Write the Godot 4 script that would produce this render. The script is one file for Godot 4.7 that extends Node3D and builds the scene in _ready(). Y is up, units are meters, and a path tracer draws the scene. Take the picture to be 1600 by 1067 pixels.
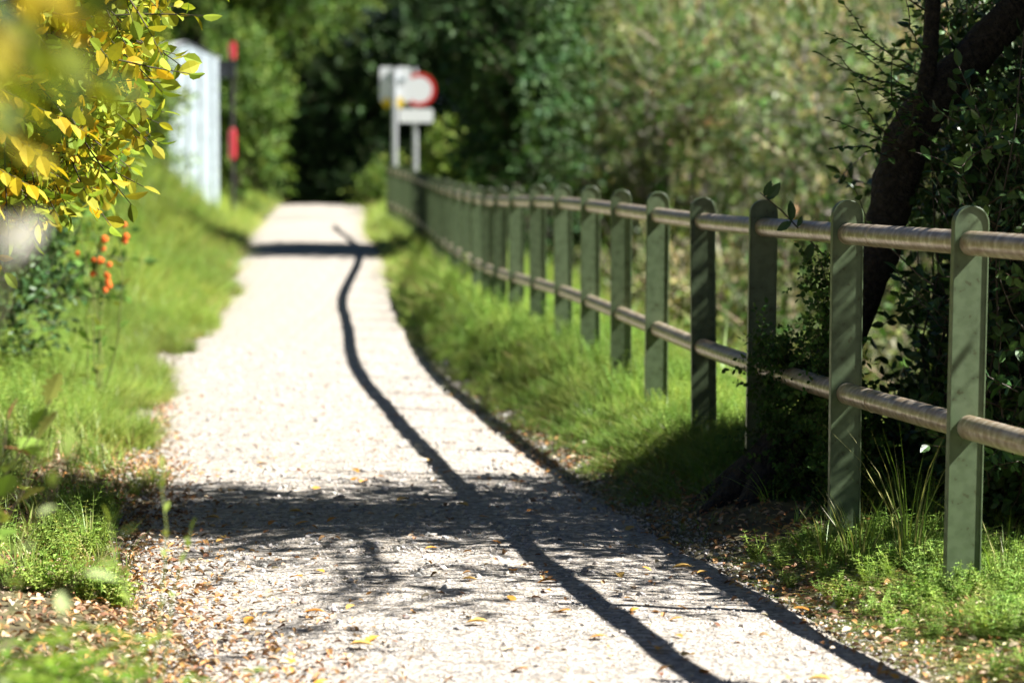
extends Node3D
# A gravel footpath beside a green steel railing, metres, y up. The path runs away along -Z; "d" below is the distance along -Z.

const EYE := 1.33
var used := {}
var M := {}
var rng := RandomNumberGenerator.new()
var wave := FastNoiseLite.new()
var fine := FastNoiseLite.new()

# ---- plan of the place: pairs (d, value)
var EDGE_LEFT := [[-20, 1.2], [0, -0.1], [4, -0.45], [7.3, -0.80], [9.2, -1.22], [11.8, -1.50], [14.7, -1.82], [19.6, -2.37], [22.5, -2.55], [25, -2.68], [29.7, -2.97], [32.5, -3.2], [44, -4.08], [56, -4.75], [62, -5.6], [75, -9.0], [90, -14.0]]
var EDGE_RIGHT := [[-20, 3.2], [0, 1.9], [4, 1.42], [7.3, 1.07], [9.2, 0.74], [11.8, 0.33], [14.7, -0.02], [19.6, -0.52], [24, -0.90], [29.7, -1.28], [32.5, -1.44], [44, -2.27], [56, -2.90], [62, -3.7], [75, -7.0], [90, -12.0]]
var PATH_Y := [[-20, 0.0], [7, 0.0], [11, -0.02], [15, -0.07], [20, -0.10], [26, -0.05], [28.5, 0.0], [32.5, 0.19], [36, 0.25], [44, 0.30], [52, 0.42], [57, 0.50], [61, 0.42], [70, -0.3], [90, -1.5]]
var FENCE_X := [[-20, 4.6], [4.4, 2.06], [7.0, 1.575], [8.32, 1.342], [9.62, 1.135], [10.92, 0.966], [12.22, 0.820], [13.52, 0.694], [14.8, 0.571], [16.1, 0.446], [17.4, 0.312], [18.7, 0.170], [20.0, 0.036], [21.3, -0.083], [22.6, -0.190], [23.9, -0.29], [28.3, -0.637], [34.8, -1.026], [40.7, -1.47], [44, -1.80], [47, -2.05], [60, -3.0], [90, -11.2]]
var RAIL_Y := [[-20, 1.10], [8, 1.103], [12, 1.09], [15, 1.098], [17.4, 1.10], [19, 1.088], [21.3, 1.062], [23.5, 1.045], [28, 1.072], [34.8, 1.105], [40.7, 1.17], [46, 1.24], [60, 1.3], [90, 0.2]]

var TRUNK_X := [[0.0, 1.05], [0.34, 1.14], [0.58, 1.22], [0.8, 1.32], [1.0, 1.40], [1.22, 1.45], [1.42, 1.50], [1.58, 1.60], [1.76, 1.76], [1.96, 1.94], [2.3, 2.12]]

func along(a: Array, d: float) -> float:
	var n := a.size()
	if d <= a[0][0]: return a[0][1]
	if d >= a[n - 1][0]: return a[n - 1][1]
	var i := 0
	while a[i + 1][0] < d: i += 1
	var x0: float = a[i][0]; var x1: float = a[i + 1][0]
	var y0: float = a[i][1]; var y1: float = a[i + 1][1]
	var ya: float = a[maxi(i - 1, 0)][1]; var xa: float = a[maxi(i - 1, 0)][0]
	var yb: float = a[mini(i + 2, n - 1)][1]; var xb: float = a[mini(i + 2, n - 1)][0]
	var m0 := (y1 - ya) / (x1 - xa)
	var m1 := (yb - y0) / (xb - x0)
	var h := x1 - x0
	var t := (d - x0) / h
	return y0 * (1 + 2 * t) * (1 - t) * (1 - t) + m0 * h * t * (1 - t) * (1 - t) + y1 * t * t * (3 - 2 * t) + m1 * h * t * t * (t - 1)

func soil(x: float, d: float) -> float:
	# height of the ground, the path's bed included
	var l := along(EDGE_LEFT, d)
	var r := along(EDGE_RIGHT, d)
	var p := along(PATH_Y, d)
	var n := wave.get_noise_2d(x * 1.7, d * 1.7) * 0.05
	if x < l:
		var u := l - x
		return p + 0.05 * smoothstep(0, 0.3, u) + lerpf(0.28, 0.62, smoothstep(20, 40, d)) * smoothstep(0.15, 2.2, u) + 0.9 * smoothstep(2.2, 9.0, u) + 1.5 * smoothstep(8, 40, u) + n * smoothstep(0, 0.8, u)
	if x > r:
		var f := along(FENCE_X, d)
		var b := along(RAIL_Y, d) - 0.985 - 0.045 * (1.0 - smoothstep(9.5, 11.0, d))
		if x < f: return lerpf(p, b, smoothstep(0, 1, (x - r) / maxf(f - r, 0.05)))
		var u2 := x - f
		return b - 0.10 * smoothstep(0.2, 1.0, u2) - 1.45 * smoothstep(0.7, 3.4, u2) + 2.6 * smoothstep(9, 40, u2) + n * smoothstep(0, 0.8, u2)
	var c := (x - l) / (r - l)
	return p + 0.03 * (4.0 * c * (1.0 - c)) - 0.006 * smoothstep(0, 0.1, minf(c, 1.0 - c)) + fine.get_noise_2d(x * 2.2, d * 2.2) * 0.012

# ---------------------------------------------------------------- geometry
class Geo:
	var v := PackedVector3Array()
	var n := PackedVector3Array()
	var c := PackedColorArray()
	func tri(a: Vector3, b: Vector3, d: Vector3, col: Color) -> void:
		var m := (d - a).cross(b - a).normalized()
		v.push_back(a); v.push_back(b); v.push_back(d)
		n.push_back(m); n.push_back(m); n.push_back(m)
		c.push_back(col); c.push_back(col); c.push_back(col)
	func tri_n(a: Vector3, b: Vector3, d: Vector3, na: Vector3, nb: Vector3, nd: Vector3, col: Color) -> void:
		var m := (d - a).cross(b - a)
		if m.dot(na + nb + nd) < 0:
			tri_n(a, d, b, na, nd, nb, col)
			return
		v.push_back(a); v.push_back(b); v.push_back(d)
		n.push_back(na); n.push_back(nb); n.push_back(nd)
		c.push_back(col); c.push_back(col); c.push_back(col)
	func quad(a: Vector3, b: Vector3, d: Vector3, e: Vector3, col: Color) -> void:
		tri(a, b, d, col); tri(a, d, e, col)
	func quad_to(a: Vector3, b: Vector3, d: Vector3, e: Vector3, out: Vector3, col: Color) -> void:
		if (d - a).cross(b - a).dot(out) < 0: quad(e, d, b, a, col)
		else: quad(a, b, d, e, col)
	func box(p: Vector3, s: Vector3, col: Color, turn := Basis()) -> void:
		var h := s / 2
		for ax in 3:
			for sg in [-1.0, 1.0]:
				var o := Vector3.ZERO; o[ax] = sg * h[ax]
				var e := Vector3.ZERO; e[(ax + 1) % 3] = h[(ax + 1) % 3]
				var f := Vector3.ZERO; f[(ax + 2) % 3] = h[(ax + 2) % 3]
				quad_to(p + turn * (o - e - f), p + turn * (o + e - f), p + turn * (o + e + f), p + turn * (o - e + f), turn * o, col)
	func tube(pts: Array, rad: Array, sides: int, col: Color, bump := 0.0, cap := true) -> void:
		var rings := []
		var nors := []
		var side := Vector3(1, 0, 0)
		for i in pts.size():
			var t: Vector3 = (pts[mini(i + 1, pts.size() - 1)] - pts[maxi(i - 1, 0)]).normalized()
			side = (side - t * side.dot(t))
			if side.length() < 0.01: side = t.cross(Vector3(0.3, 0.8, 0.5))
			side = side.normalized()
			var up := t.cross(side)
			var ring := []
			var nr := []
			for k in sides:
				var a := TAU * k / sides
				var o := side * cos(a) + up * sin(a)
				var w := 1.0
				if bump > 0: w += bump * (sin(a * 3.0 + i * 0.35) * 0.5 + sin(a * 7.0 + i * 1.7) * 0.35 + sin(a * 11.0 - i * 2.9) * 0.3)
				ring.append(pts[i] + o * rad[i] * w); nr.append(o)
			rings.append(ring); nors.append(nr)
		for i in pts.size() - 1:
			for k in sides:
				var q := (k + 1) % sides
				tri_n(rings[i][k], rings[i][q], rings[i + 1][q], nors[i][k], nors[i][q], nors[i + 1][q], col)
				tri_n(rings[i][k], rings[i + 1][q], rings[i + 1][k], nors[i][k], nors[i + 1][q], nors[i + 1][k], col)
		if cap:
			for e in [0, pts.size() - 1]:
				var t2: Vector3 = (pts[0] - pts[1]) if e == 0 else (pts[e] - pts[e - 1])
				for k in range(1, sides - 1):
					tri_n(rings[e][0], rings[e][k], rings[e][k + 1], t2, t2, t2, col)
	func leaf(p: Vector3, dir: Vector3, up: Vector3, size: float, wide: float, fold: float, curl: float, col: Color, detail: bool) -> void:
		dir = dir.normalized()
		var s := dir.cross(up).normalized()
		var u := s.cross(dir)
		if not detail:
			var l := p + dir * size * 0.45 + s * wide * 0.5 + u * fold * wide * 0.5
			var r := p + dir * size * 0.45 - s * wide * 0.5 + u * fold * wide * 0.5
			var t := p + dir * size - u * curl * size
			tri(p, l, t, col); tri(p, t, r, col)
			return
		var ts := [0.0, 0.22, 0.5, 0.78, 1.0]
		var ws := [0.0, 0.72, 1.0, 0.66, 0.0]
		for i in 4:
			var t0: float = ts[i]; var t1: float = ts[i + 1]
			var c0 := p + dir * size * t0 - u * curl * size * t0 * t0
			var c1 := p + dir * size * t1 - u * curl * size * t1 * t1
			for sg in [-1.0, 1.0]:
				var e0: Vector3 = c0 + (s * sg + u * fold) * wide * 0.5 * ws[i]
				var e1: Vector3 = c1 + (s * sg + u * fold) * wide * 0.5 * ws[i + 1]
				if i < 3: _up(c0, e1, c1, u, col)
				if i > 0: _up(c0, e0, e1 if i < 3 else c1, u, col)
	func _up(a: Vector3, b: Vector3, d: Vector3, u: Vector3, col: Color) -> void:
		if (d - a).cross(b - a).dot(u) < 0: tri(a, d, b, col)
		else: tri(a, b, d, col)
	func mesh(m: Material) -> ArrayMesh:
		var a := []
		a.resize(Mesh.ARRAY_MAX)
		a[Mesh.ARRAY_VERTEX] = v; a[Mesh.ARRAY_NORMAL] = n; a[Mesh.ARRAY_COLOR] = c
		var am := ArrayMesh.new()
		am.add_surface_from_arrays(Mesh.PRIMITIVE_TRIANGLES, a)
		am.surface_set_material(0, m)
		return am

func rnd(a: float, b: float) -> float: return rng.randf_range(a, b)
func rdir() -> Vector3: return Vector3(rng.randfn(), rng.randfn(), rng.randfn()).normalized()
func tone(c: Color, by: float) -> Color:
	var k := 1.0 + rnd(-by, by)
	return Color(c.r * k * (1 + rnd(-by, by) * 0.4), c.g * k, c.b * k * (1 + rnd(-by, by) * 0.4))
func pick(a: Array): return a[rng.randi() % a.size()]

# ---------------------------------------------------------------- naming
func numbered(called: String) -> String:
	var k: int = used.get(called, 0)
	used[called] = k + 1
	return called if k == 0 else "%s_%03d" % [called, k]
func tag(o: Node3D, label := "", category := "", group := "", kind := "") -> Node3D:
	if label: o.set_meta("label", label)
	if category: o.set_meta("category", category)
	if group: o.set_meta("group", group)
	if kind: o.set_meta("kind", kind)
	return o
func thing(called: String, at: Vector3, label: String, category: String, group := "") -> Node3D:
	var o := Node3D.new()
	o.name = numbered(called)
	add_child(o)
	o.position = at
	tag(o, label, category, group)
	return o
func part(called: String, m: Mesh, parent: Node3D, at := Transform3D()) -> MeshInstance3D:
	var o := MeshInstance3D.new()
	o.mesh = m
	o.name = numbered(called) if parent == self else called
	parent.add_child(o, true)
	o.transform = at
	return o

class Many:
	var b := PackedFloat32Array()
	func put(t: Transform3D, c: Color) -> void:
		var x := t.basis.x; var y := t.basis.y; var z := t.basis.z; var o := t.origin
		b.append_array(PackedFloat32Array([x.x, y.x, z.x, o.x, x.y, y.y, z.y, o.y, x.z, y.z, z.z, o.z, c.r, c.g, c.b, 1.0]))
	func count() -> int: return b.size() / 16
func scatter(called: String, many: Many, m: Mesh, parent: Node3D) -> MultiMeshInstance3D:
	var mm := MultiMesh.new()
	mm.transform_format = MultiMesh.TRANSFORM_3D
	mm.use_colors = true
	mm.mesh = m
	mm.instance_count = many.count()
	mm.buffer = many.b
	var o := MultiMeshInstance3D.new()
	o.multimesh = mm
	o.name = numbered(called) if parent == self else called
	parent.add_child(o, true)
	o.set_meta("kind", "stuff")
	return o
func facing(dir: Vector3, up: Vector3) -> Basis:
	# y along dir, z roughly along up
	var y := dir.normalized()
	var x := y.cross(up)
	if x.length() < 0.001: x = y.cross(Vector3(0.31, 0.7, 0.64))
	x = x.normalized()
	return Basis(x, y, x.cross(y))

# ---------------------------------------------------------------- materials
func noise_image(size: int, kind: int, freq: float, oct: int, sd: int, make: Callable) -> ImageTexture:
	var f := FastNoiseLite.new()
	f.noise_type = kind; f.frequency = freq; f.fractal_octaves = oct; f.seed = sd
	if kind == FastNoiseLite.TYPE_CELLULAR:
		f.cellular_return_type = FastNoiseLite.RETURN_CELL_VALUE
		f.fractal_type = FastNoiseLite.FRACTAL_NONE
	var g := f.get_seamless_image(size, size)
	g.convert(Image.FORMAT_L8)
	var src := g.get_data()
	var out := PackedByteArray()
	out.resize(size * size * 3)
	for i in size * size:
		var c: Color = make.call(src[i] / 255.0)
		out[i * 3] = int(clampf(c.r, 0, 1) * 255); out[i * 3 + 1] = int(clampf(c.g, 0, 1) * 255); out[i * 3 + 2] = int(clampf(c.b, 0, 1) * 255)
	return ImageTexture.create_from_image(Image.create_from_data(size, size, false, Image.FORMAT_RGB8, out))

func plain(col: Color, rough: float, metal := 0.0, tinted := false) -> StandardMaterial3D:
	var m := StandardMaterial3D.new()
	m.albedo_color = col.linear_to_srgb()
	m.roughness = rough
	m.metallic = metal
	m.vertex_color_use_as_albedo = tinted
	m.cull_mode = BaseMaterial3D.CULL_DISABLED
	return m
func leafy(rough: float, through: float, spec := 0.5) -> StandardMaterial3D:
	var m := plain(Color(1, 1, 1), rough, 0.0, true)
	m.metallic_specular = spec
	m.backlight_enabled = true
	m.backlight = Color(through, through, through * 0.8)
	return m
func tri(m: StandardMaterial3D, scale: float) -> StandardMaterial3D:
	m.uv1_triplanar = true
	m.uv1_world_triplanar = true
	m.uv1_scale = Vector3.ONE * scale
	return m

func materials() -> void:
	var grey := func(a: float, b: float): return func(t: float): return Color(1, 1, 1) * lerpf(a, b, t)
	# gravel: two layers, stones and broad patches
	var stone := noise_image(1024, FastNoiseLite.TYPE_CELLULAR, 0.055, 1, 7, func(t: float):
		var k := 0.62 + 0.38 * t
		var w := fposmod(t * 7.31, 1.0)
		return Color(k, k * lerpf(0.95, 0.99, w), k * lerpf(0.88, 0.98, w)))
	var rough := noise_image(1024, FastNoiseLite.TYPE_SIMPLEX_SMOOTH, 0.05, 4, 3, grey.call(0.0, 1.0))
	M.gravel = tri(plain(Color(0.515, 0.492, 0.46), 0.95), 0.9)
	M.gravel.albedo_texture = stone
	M.gravel.heightmap_enabled = true
	M.gravel.heightmap_texture = rough
	M.gravel.heightmap_scale = 1.0
	M.soil = tri(plain(Color(0.20, 0.15, 0.09), 1.0), 0.5)
	M.soil.albedo_texture = noise_image(512, FastNoiseLite.TYPE_SIMPLEX, 0.03, 5, 11, func(t: float): return Color(0.45 + 0.5 * t, 0.45 + 0.55 * t, 0.4 + 0.45 * t))
	M.pebble = plain(Color(1, 1, 1), 0.9, 0.0, true)
	M.leaf = leafy(0.55, 0.75, 0.3)
	M.gloss = leafy(0.36, 0.45, 0.35)
	M.yellow = leafy(0.6, 0.85, 0.3)
	M.blade = leafy(0.42, 0.8, 0.45)
	M.litter = leafy(0.8, 0.25)
	M.twig = plain(Color(1, 1, 1), 0.9, 0.0, true)
	M.bark = tri(plain(Color(0.07, 0.058, 0.047), 0.95), 2.2)
	M.bark.albedo_texture = noise_image(512, FastNoiseLite.TYPE_SIMPLEX, 0.02, 5, 21, grey.call(0.4, 1.0))
	M.bark.heightmap_enabled = true
	M.bark.heightmap_texture = noise_image(512, FastNoiseLite.TYPE_SIMPLEX, 0.03, 5, 22, grey.call(0.0, 1.0))
	M.bark.heightmap_scale = 2.5
	# green paint, weathered
	M.paint = tri(plain(Color(0.10, 0.14, 0.072), 0.5), 1.6)
	M.paint.albedo_texture = noise_image(512, FastNoiseLite.TYPE_SIMPLEX, 0.02, 6, 31, func(t: float):
		return Color(0.86, 0.87, 0.84).lerp(Color(0.97, 0.97, 0.96), smoothstep(0.25, 0.7, t)).lerp(Color(0.60, 0.52, 0.42), 0.7 * (1.0 - smoothstep(0.10, 0.2, t))))
	M.paint.roughness_texture = noise_image(512, FastNoiseLite.TYPE_SIMPLEX, 0.03, 4, 32, grey.call(0.7, 1.0))
	# worn zinc-coated tube
	M.zinc = tri(plain(Color(0.56, 0.49, 0.39), 0.42, 0.35), 1.7)
	M.zinc.albedo_texture = noise_image(512, FastNoiseLite.TYPE_SIMPLEX, 0.02, 5, 41, func(t: float): return Color(0.76, 0.71, 0.64).lerp(Color(1, 1, 1), smoothstep(0.3, 0.75, t)))
	M.zinc.roughness_texture = noise_image(512, FastNoiseLite.TYPE_SIMPLEX, 0.05, 4, 42, grey.call(0.6, 1.0))
	M.zinc.heightmap_enabled = true
	M.zinc.heightmap_texture = noise_image(512, FastNoiseLite.TYPE_SIMPLEX, 0.03, 5, 43, grey.call(0.0, 1.0))
	M.zinc.heightmap_scale = 0.012
	M.pole = plain(Color(0.55, 0.57, 0.60), 0.4, 0.6)
	M.white = plain(Color(0.78, 0.80, 0.82), 0.45)
	M.sign_red = plain(Color(0.62, 0.03, 0.03), 0.4)
	M.red = plain(Color(0.36, 0.02, 0.028), 0.5)
	M.mark_yellow = plain(Color(0.75, 0.52, 0.02), 0.45)
	M.black = plain(Color(0.02, 0.022, 0.025), 0.5)
	M.grey_metal = plain(Color(0.30, 0.36, 0.38), 0.45, 0.3)
	M.cabin = tri(plain(Color(0.58, 0.67, 0.74), 0.5), 0.8)
	M.cabin.albedo_texture = noise_image(256, FastNoiseLite.TYPE_SIMPLEX, 0.02, 4, 51, grey.call(0.86, 1.0))
	M.orange = leafy(0.5, 0.6)

# ---------------------------------------------------------------- plants
var lib := {}

func sprig(leaves: int, length: float, size: float, wide: float, spread: float, cols: Array, wood: Color, mat: Material, detail := false, bare := 0.0) -> ArrayMesh:
	var g := Geo.new()
	var pts := []
	var bend := Vector3(rnd(-0.2, 0.2), 0, rnd(-0.2, 0.2))
	for i in 4:
		var t := i / 3.0
		pts.append(Vector3(0, length * t, 0) + bend * length * t * t)
	g.tube(pts, [size * 0.07, size * 0.055, size * 0.04, size * 0.02], 3, wood, 0, false)
	for i in leaves:
		if rng.randf() < bare: continue
		var t := (i + 0.8) / leaves
		var p := Vector3(0, length * t, 0) + bend * length * t * t
		var a := i * 2.4 + rnd(-0.5, 0.5)
		var out := Vector3(cos(a), 0, sin(a))
		var dir := (out * spread + Vector3(0, rnd(0.2, 0.9), 0)).normalized()
		if i == leaves - 1: dir = Vector3(rnd(-0.3, 0.3), 1, rnd(-0.3, 0.3))
		var k := rnd(0.65, 1.15)
		g.leaf(p, dir, (Vector3.UP * 0.8 + rdir() * 0.7), size * k, wide * k, 0.25, rnd(0.0, 0.3), tone(pick(cols), 0.22), detail)
	return g.mesh(mat)

func side_branch(g: Geo, a: Vector3, b: Vector3, r0: float, r1: float, col: Color, sag := 0.12, steps := 6, sides := 5) -> Array:
	var pts := []
	var rad := []
	var j := rdir() * a.distance_to(b) * sag
	for i in steps + 1:
		var t := float(i) / steps
		pts.append(a.lerp(b, t) + j * sin(t * PI) + rdir() * a.distance_to(b) * 0.012 * (1.0 if i > 0 and i < steps else 0.0))
		rad.append(lerpf(r0, r1, t))
	g.tube(pts, rad, sides, col)
	return pts

# a woody plant: stems fanning out of its base, sprigs in lobes round their ends
func bush(called: String, label: String, category: String, at: Vector3, size: Vector3, lobes: int, sprigs: int, meshes: Array, tint: Color, wood: Color, group := "", lift := 0.0, stem := 0.03, hollow := 0.45, vary := 0.35, lobe_tints := []) -> Node3D:
	var o := thing(called, at, label, category, group)
	var g := Geo.new()
	var cen := []
	for i in lobes:
		var a := i * 2.399 + rnd(-0.4, 0.4)
		var k := sqrt((i + 0.5) / lobes)
		var y := lerpf(0.25, 0.95, rng.randf()) if i > 0 else 0.9
		var lim := sqrt(maxf(0.15, 1.0 - pow(y * 1.0, 3)))
		cen.append([Vector3(cos(a) * k * size.x * lim, lift + (size.y - lift) * y * 0.9, sin(a) * k * size.z * lim), rnd(0.28, 0.5), tint if lobe_tints.is_empty() else pick(lobe_tints)])
	for c in cen:
		var start := Vector3(rnd(-1, 1) * stem, rnd(0, 0.3) * lift - 0.1, rnd(-1, 1) * stem)
		var pts := side_branch(g, start, c[0], stem * rnd(0.6, 1.0), stem * 0.22, wood)
		for q in 4:
			var s: Vector3 = pts[rng.randi_range(3, pts.size() - 1)]
			side_branch(g, s, s + (rdir() + Vector3(0, 0.4, 0)) * size.y * rnd(0.1, 0.25), stem * 0.25, stem * 0.06, wood, 0.1, 4, 3)
	part("branches", g.mesh(M.twig), o)
	var many := []
	for m in meshes: many.append(Many.new())
	var mean := (size.x + size.z) / 2.0
	for i in sprigs:
		var c = cen[rng.randi() % cen.size()]
		var u := rdir()
		var k: float = pow(rng.randf(), hollow) * c[1]
		var p: Vector3 = c[0] + Vector3(u.x * lerpf(size.x, mean, 0.35) * k * 1.25, u.y * (size.y - lift) * k * 0.85, u.z * mean * k * 1.25)
		if p.y < 0.02: p.y = rnd(0.02, 0.3)
		var dir := u + Vector3(0, 0.35, 0) + rdir() * 0.6
		var sc := rnd(0.7, 1.25)
		many[rng.randi() % many.size()].put(Transform3D(facing(dir, rdir()).scaled(Vector3.ONE * sc), p), tone(c[2], vary))
	for i in meshes.size(): scatter("foliage", many[i], meshes[i], o)
	return o

func tree(called: String, label: String, at: Vector3, trunk_h: float, trunk_r: float, crown: Vector3, crown_at: Vector3, lobes: int, sprigs: int, meshes: Array, tint: Color, group := "", hollow := 0.4) -> Node3D:
	var o := thing(called, at, label, "tree", group)
	var g := Geo.new()
	var pts := []; var rad := []
	for i in 8:
		var t := i / 7.0
		pts.append(Vector3(0, -0.3, 0).lerp(Vector3(crown_at.x * 0.4, trunk_h, crown_at.z * 0.4), t) + Vector3(sin(t * 5.0), 0, cos(t * 4.0)) * trunk_r * 0.5 * t)
		rad.append(trunk_r * (1.25 if i == 0 else 1.0) * lerpf(1.0, 0.55, t))
	g.tube(pts, rad, 9, Color(1, 1, 1), 0.08)
	part("trunk", g.mesh(M.bark), o)
	var l := Geo.new()
	var cen := []
	for i in lobes:
		var u := rdir()
		var k := pow(rng.randf(), 0.35) * 0.72
		cen.append([crown_at + Vector3(u.x * crown.x, u.y * crown.y, u.z * crown.z) * k, rnd(0.3, 0.5)])
	var top: Vector3 = pts[7]
	for c in cen:
		var s: Vector3 = pts[rng.randi_range(4, 7)]
		side_branch(l, s, c[0], trunk_r * 0.35, trunk_r * 0.06, Color(0.05, 0.042, 0.032))
	part("limbs", l.mesh(M.twig), o)
	var many := []
	for m in meshes: many.append(Many.new())
	for i in sprigs:
		var c = cen[rng.randi() % cen.size()]
		var u := rdir()
		var k: float = pow(rng.randf(), hollow) * c[1]
		var p: Vector3 = c[0] + Vector3(u.x * crown.x, u.y * crown.y, u.z * crown.z) * k
		many[rng.randi() % many.size()].put(Transform3D(facing(u + Vector3(0, 0.2, 0) + rdir() * 0.6, rdir()).scaled(Vector3.ONE * rnd(0.7, 1.3)), p), tone(tint, 0.35))
	for i in meshes.size(): scatter("crown", many[i], meshes[i], o)
	return o

func grass_tuft(blades: int, h: float, w: float, lean: float, cols: Array) -> ArrayMesh:
	var g := Geo.new()
	for i in blades:
		var a := rnd(0, TAU)
		var out := Vector3(cos(a), 0, sin(a))
		var side := Vector3(-out.z, 0, out.x)
		side = side.rotated(Vector3.UP, rnd(-0.8, 0.8))
		var hh := h * rnd(0.45, 1.1)
		var ln := lean * rnd(0.2, 1.2)
		var p := out * rnd(0, 0.06)
		var col := tone(pick(cols), 0.2)
		var prev := p
		var pw := w
		for s in 3:
			var t := (s + 1) / 3.0
			var q := p + Vector3(0, hh * (t - 0.22 * ln * t * t), 0) + out * hh * ln * t * t
			var qw := w * (1.0 - t) * 1.05
			if s < 2: g.quad(prev - side * pw, q - side * qw, q + side * qw, prev + side * pw, col)
			else: g.tri(prev - side * pw, q, prev + side * pw, col)
			prev = q; pw = qw
	return g.mesh(M.blade)

func herb(stems: int, h: float, leaf_size: float, whorls: int, cols: Array, mat: Material) -> ArrayMesh:
	var g := Geo.new()
	for s in stems:
		var a := rnd(0, TAU)
		var out := Vector3(cos(a), 0, sin(a)) * rnd(0.1, 0.55)
		var hh := h * rnd(0.55, 1.1)
		var pts := []
		for i in 4:
			var t := i / 3.0
			pts.append(Vector3(out.x * t * hh, hh * t * (1.0 - 0.12 * t), out.z * t * hh) + Vector3(rnd(-1, 1), 0, rnd(-1, 1)) * 0.01)
		var col: Color = pick(cols)
		g.tube(pts, [0.003, 0.0025, 0.002, 0.001], 3, tone(col, 0.1), 0, false)
		for w in whorls:
			var t := 0.12 + 0.88 * (w + 0.5) / whorls
			var p := Vector3(out.x * t * hh, hh * t * (1.0 - 0.12 * t), out.z * t * hh)
			for k in 3:
				var b := k * 2.1 + w * 1.1
				var k2 := leaf_size * rnd(0.6, 1.2) * (1.15 - 0.5 * t)
				g.leaf(p, Vector3(cos(b), rnd(0.1, 0.7), sin(b)), Vector3.UP, k2, k2 * 0.42, 0.15, 0.2, tone(col, 0.25), false)
	return g.mesh(mat)

func lobed_leaf(size: float, col: Color, mat: Material) -> ArrayMesh:
	# an oak-like or hawthorn-like blade: lobes either side of a midrib, slightly cupped
	var g := Geo.new()
	var ws := [0.03, 0.16, 0.12, 0.33, 0.2, 0.42, 0.22, 0.36, 0.16, 0.2, 0.0]
	var n := ws.size()
	for i in n - 1:
		var t0 := float(i) / (n - 1); var t1 := float(i + 1) / (n - 1)
		var c0 := Vector3(0, t0 * size, -0.10 * size * t0 * t0); var c1 := Vector3(0, t1 * size, -0.10 * size * t1 * t1)
		for sg in [-1.0, 1.0]:
			var e0 := c0 + Vector3(sg * ws[i] * size, 0.04 * size, 0.22 * ws[i] * size)
			var e1 := c1 + Vector3(sg * ws[i + 1] * size, 0.04 * size, 0.22 * ws[i + 1] * size)
			if sg > 0:
				g.tri(c0, c1, e1, col); g.tri(c0, e1, e0, col)
			else:
				g.tri(c0, e1, c1, col); g.tri(c0, e0, e1, col)
	return g.mesh(mat)

func one_leaf(size: float, wide: float, fold: float, curl: float, col: Color, mat: Material) -> ArrayMesh:
	var g := Geo.new()
	g.leaf(Vector3.ZERO, Vector3(0, 1, 0), Vector3(0, 0, 1), size, wide, fold, curl, col, true)
	return g.mesh(mat)

# leaves hung one by one along a twig, each a part of its plant
func leafy_twig(o: Node3D, _g: Geo, a: Vector3, b: Vector3, r: float, leaves: int, meshes: Array, wood: Color, droop: float, sag := 0.1) -> void:
	var own := Geo.new()
	var pts := side_branch(own, a, b, r, r * 0.35, wood, sag, 8, 5)
	o = part("twig", own.mesh(M.twig), o)
	var along_dir := (b - a).normalized()
	for i in leaves:
		var t := (i + 0.7) / leaves * 8.0
		var k := mini(int(t), 7)
		var p: Vector3 = pts[k].lerp(pts[k + 1], t - k)
		var s := along_dir.cross(Vector3.UP).normalized() * (1.0 if i % 2 == 0 else -1.0)
		var dir := along_dir * rnd(0.3, 0.9) + s * rnd(0.5, 1.0) + Vector3(0, rnd(-droop - 0.25, 0.25 - droop), 0) + rdir() * 0.25
		if i == leaves - 1: dir = along_dir
		part("leaf", pick(meshes), o, Transform3D(facing(dir, Vector3.UP + rdir() * 0.45).scaled(Vector3.ONE * rnd(0.7, 1.15)), p))

func wpos(x: float, d: float, lift := 0.0) -> Vector3: return Vector3(x, soil(x, d) + lift, -d)

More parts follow.
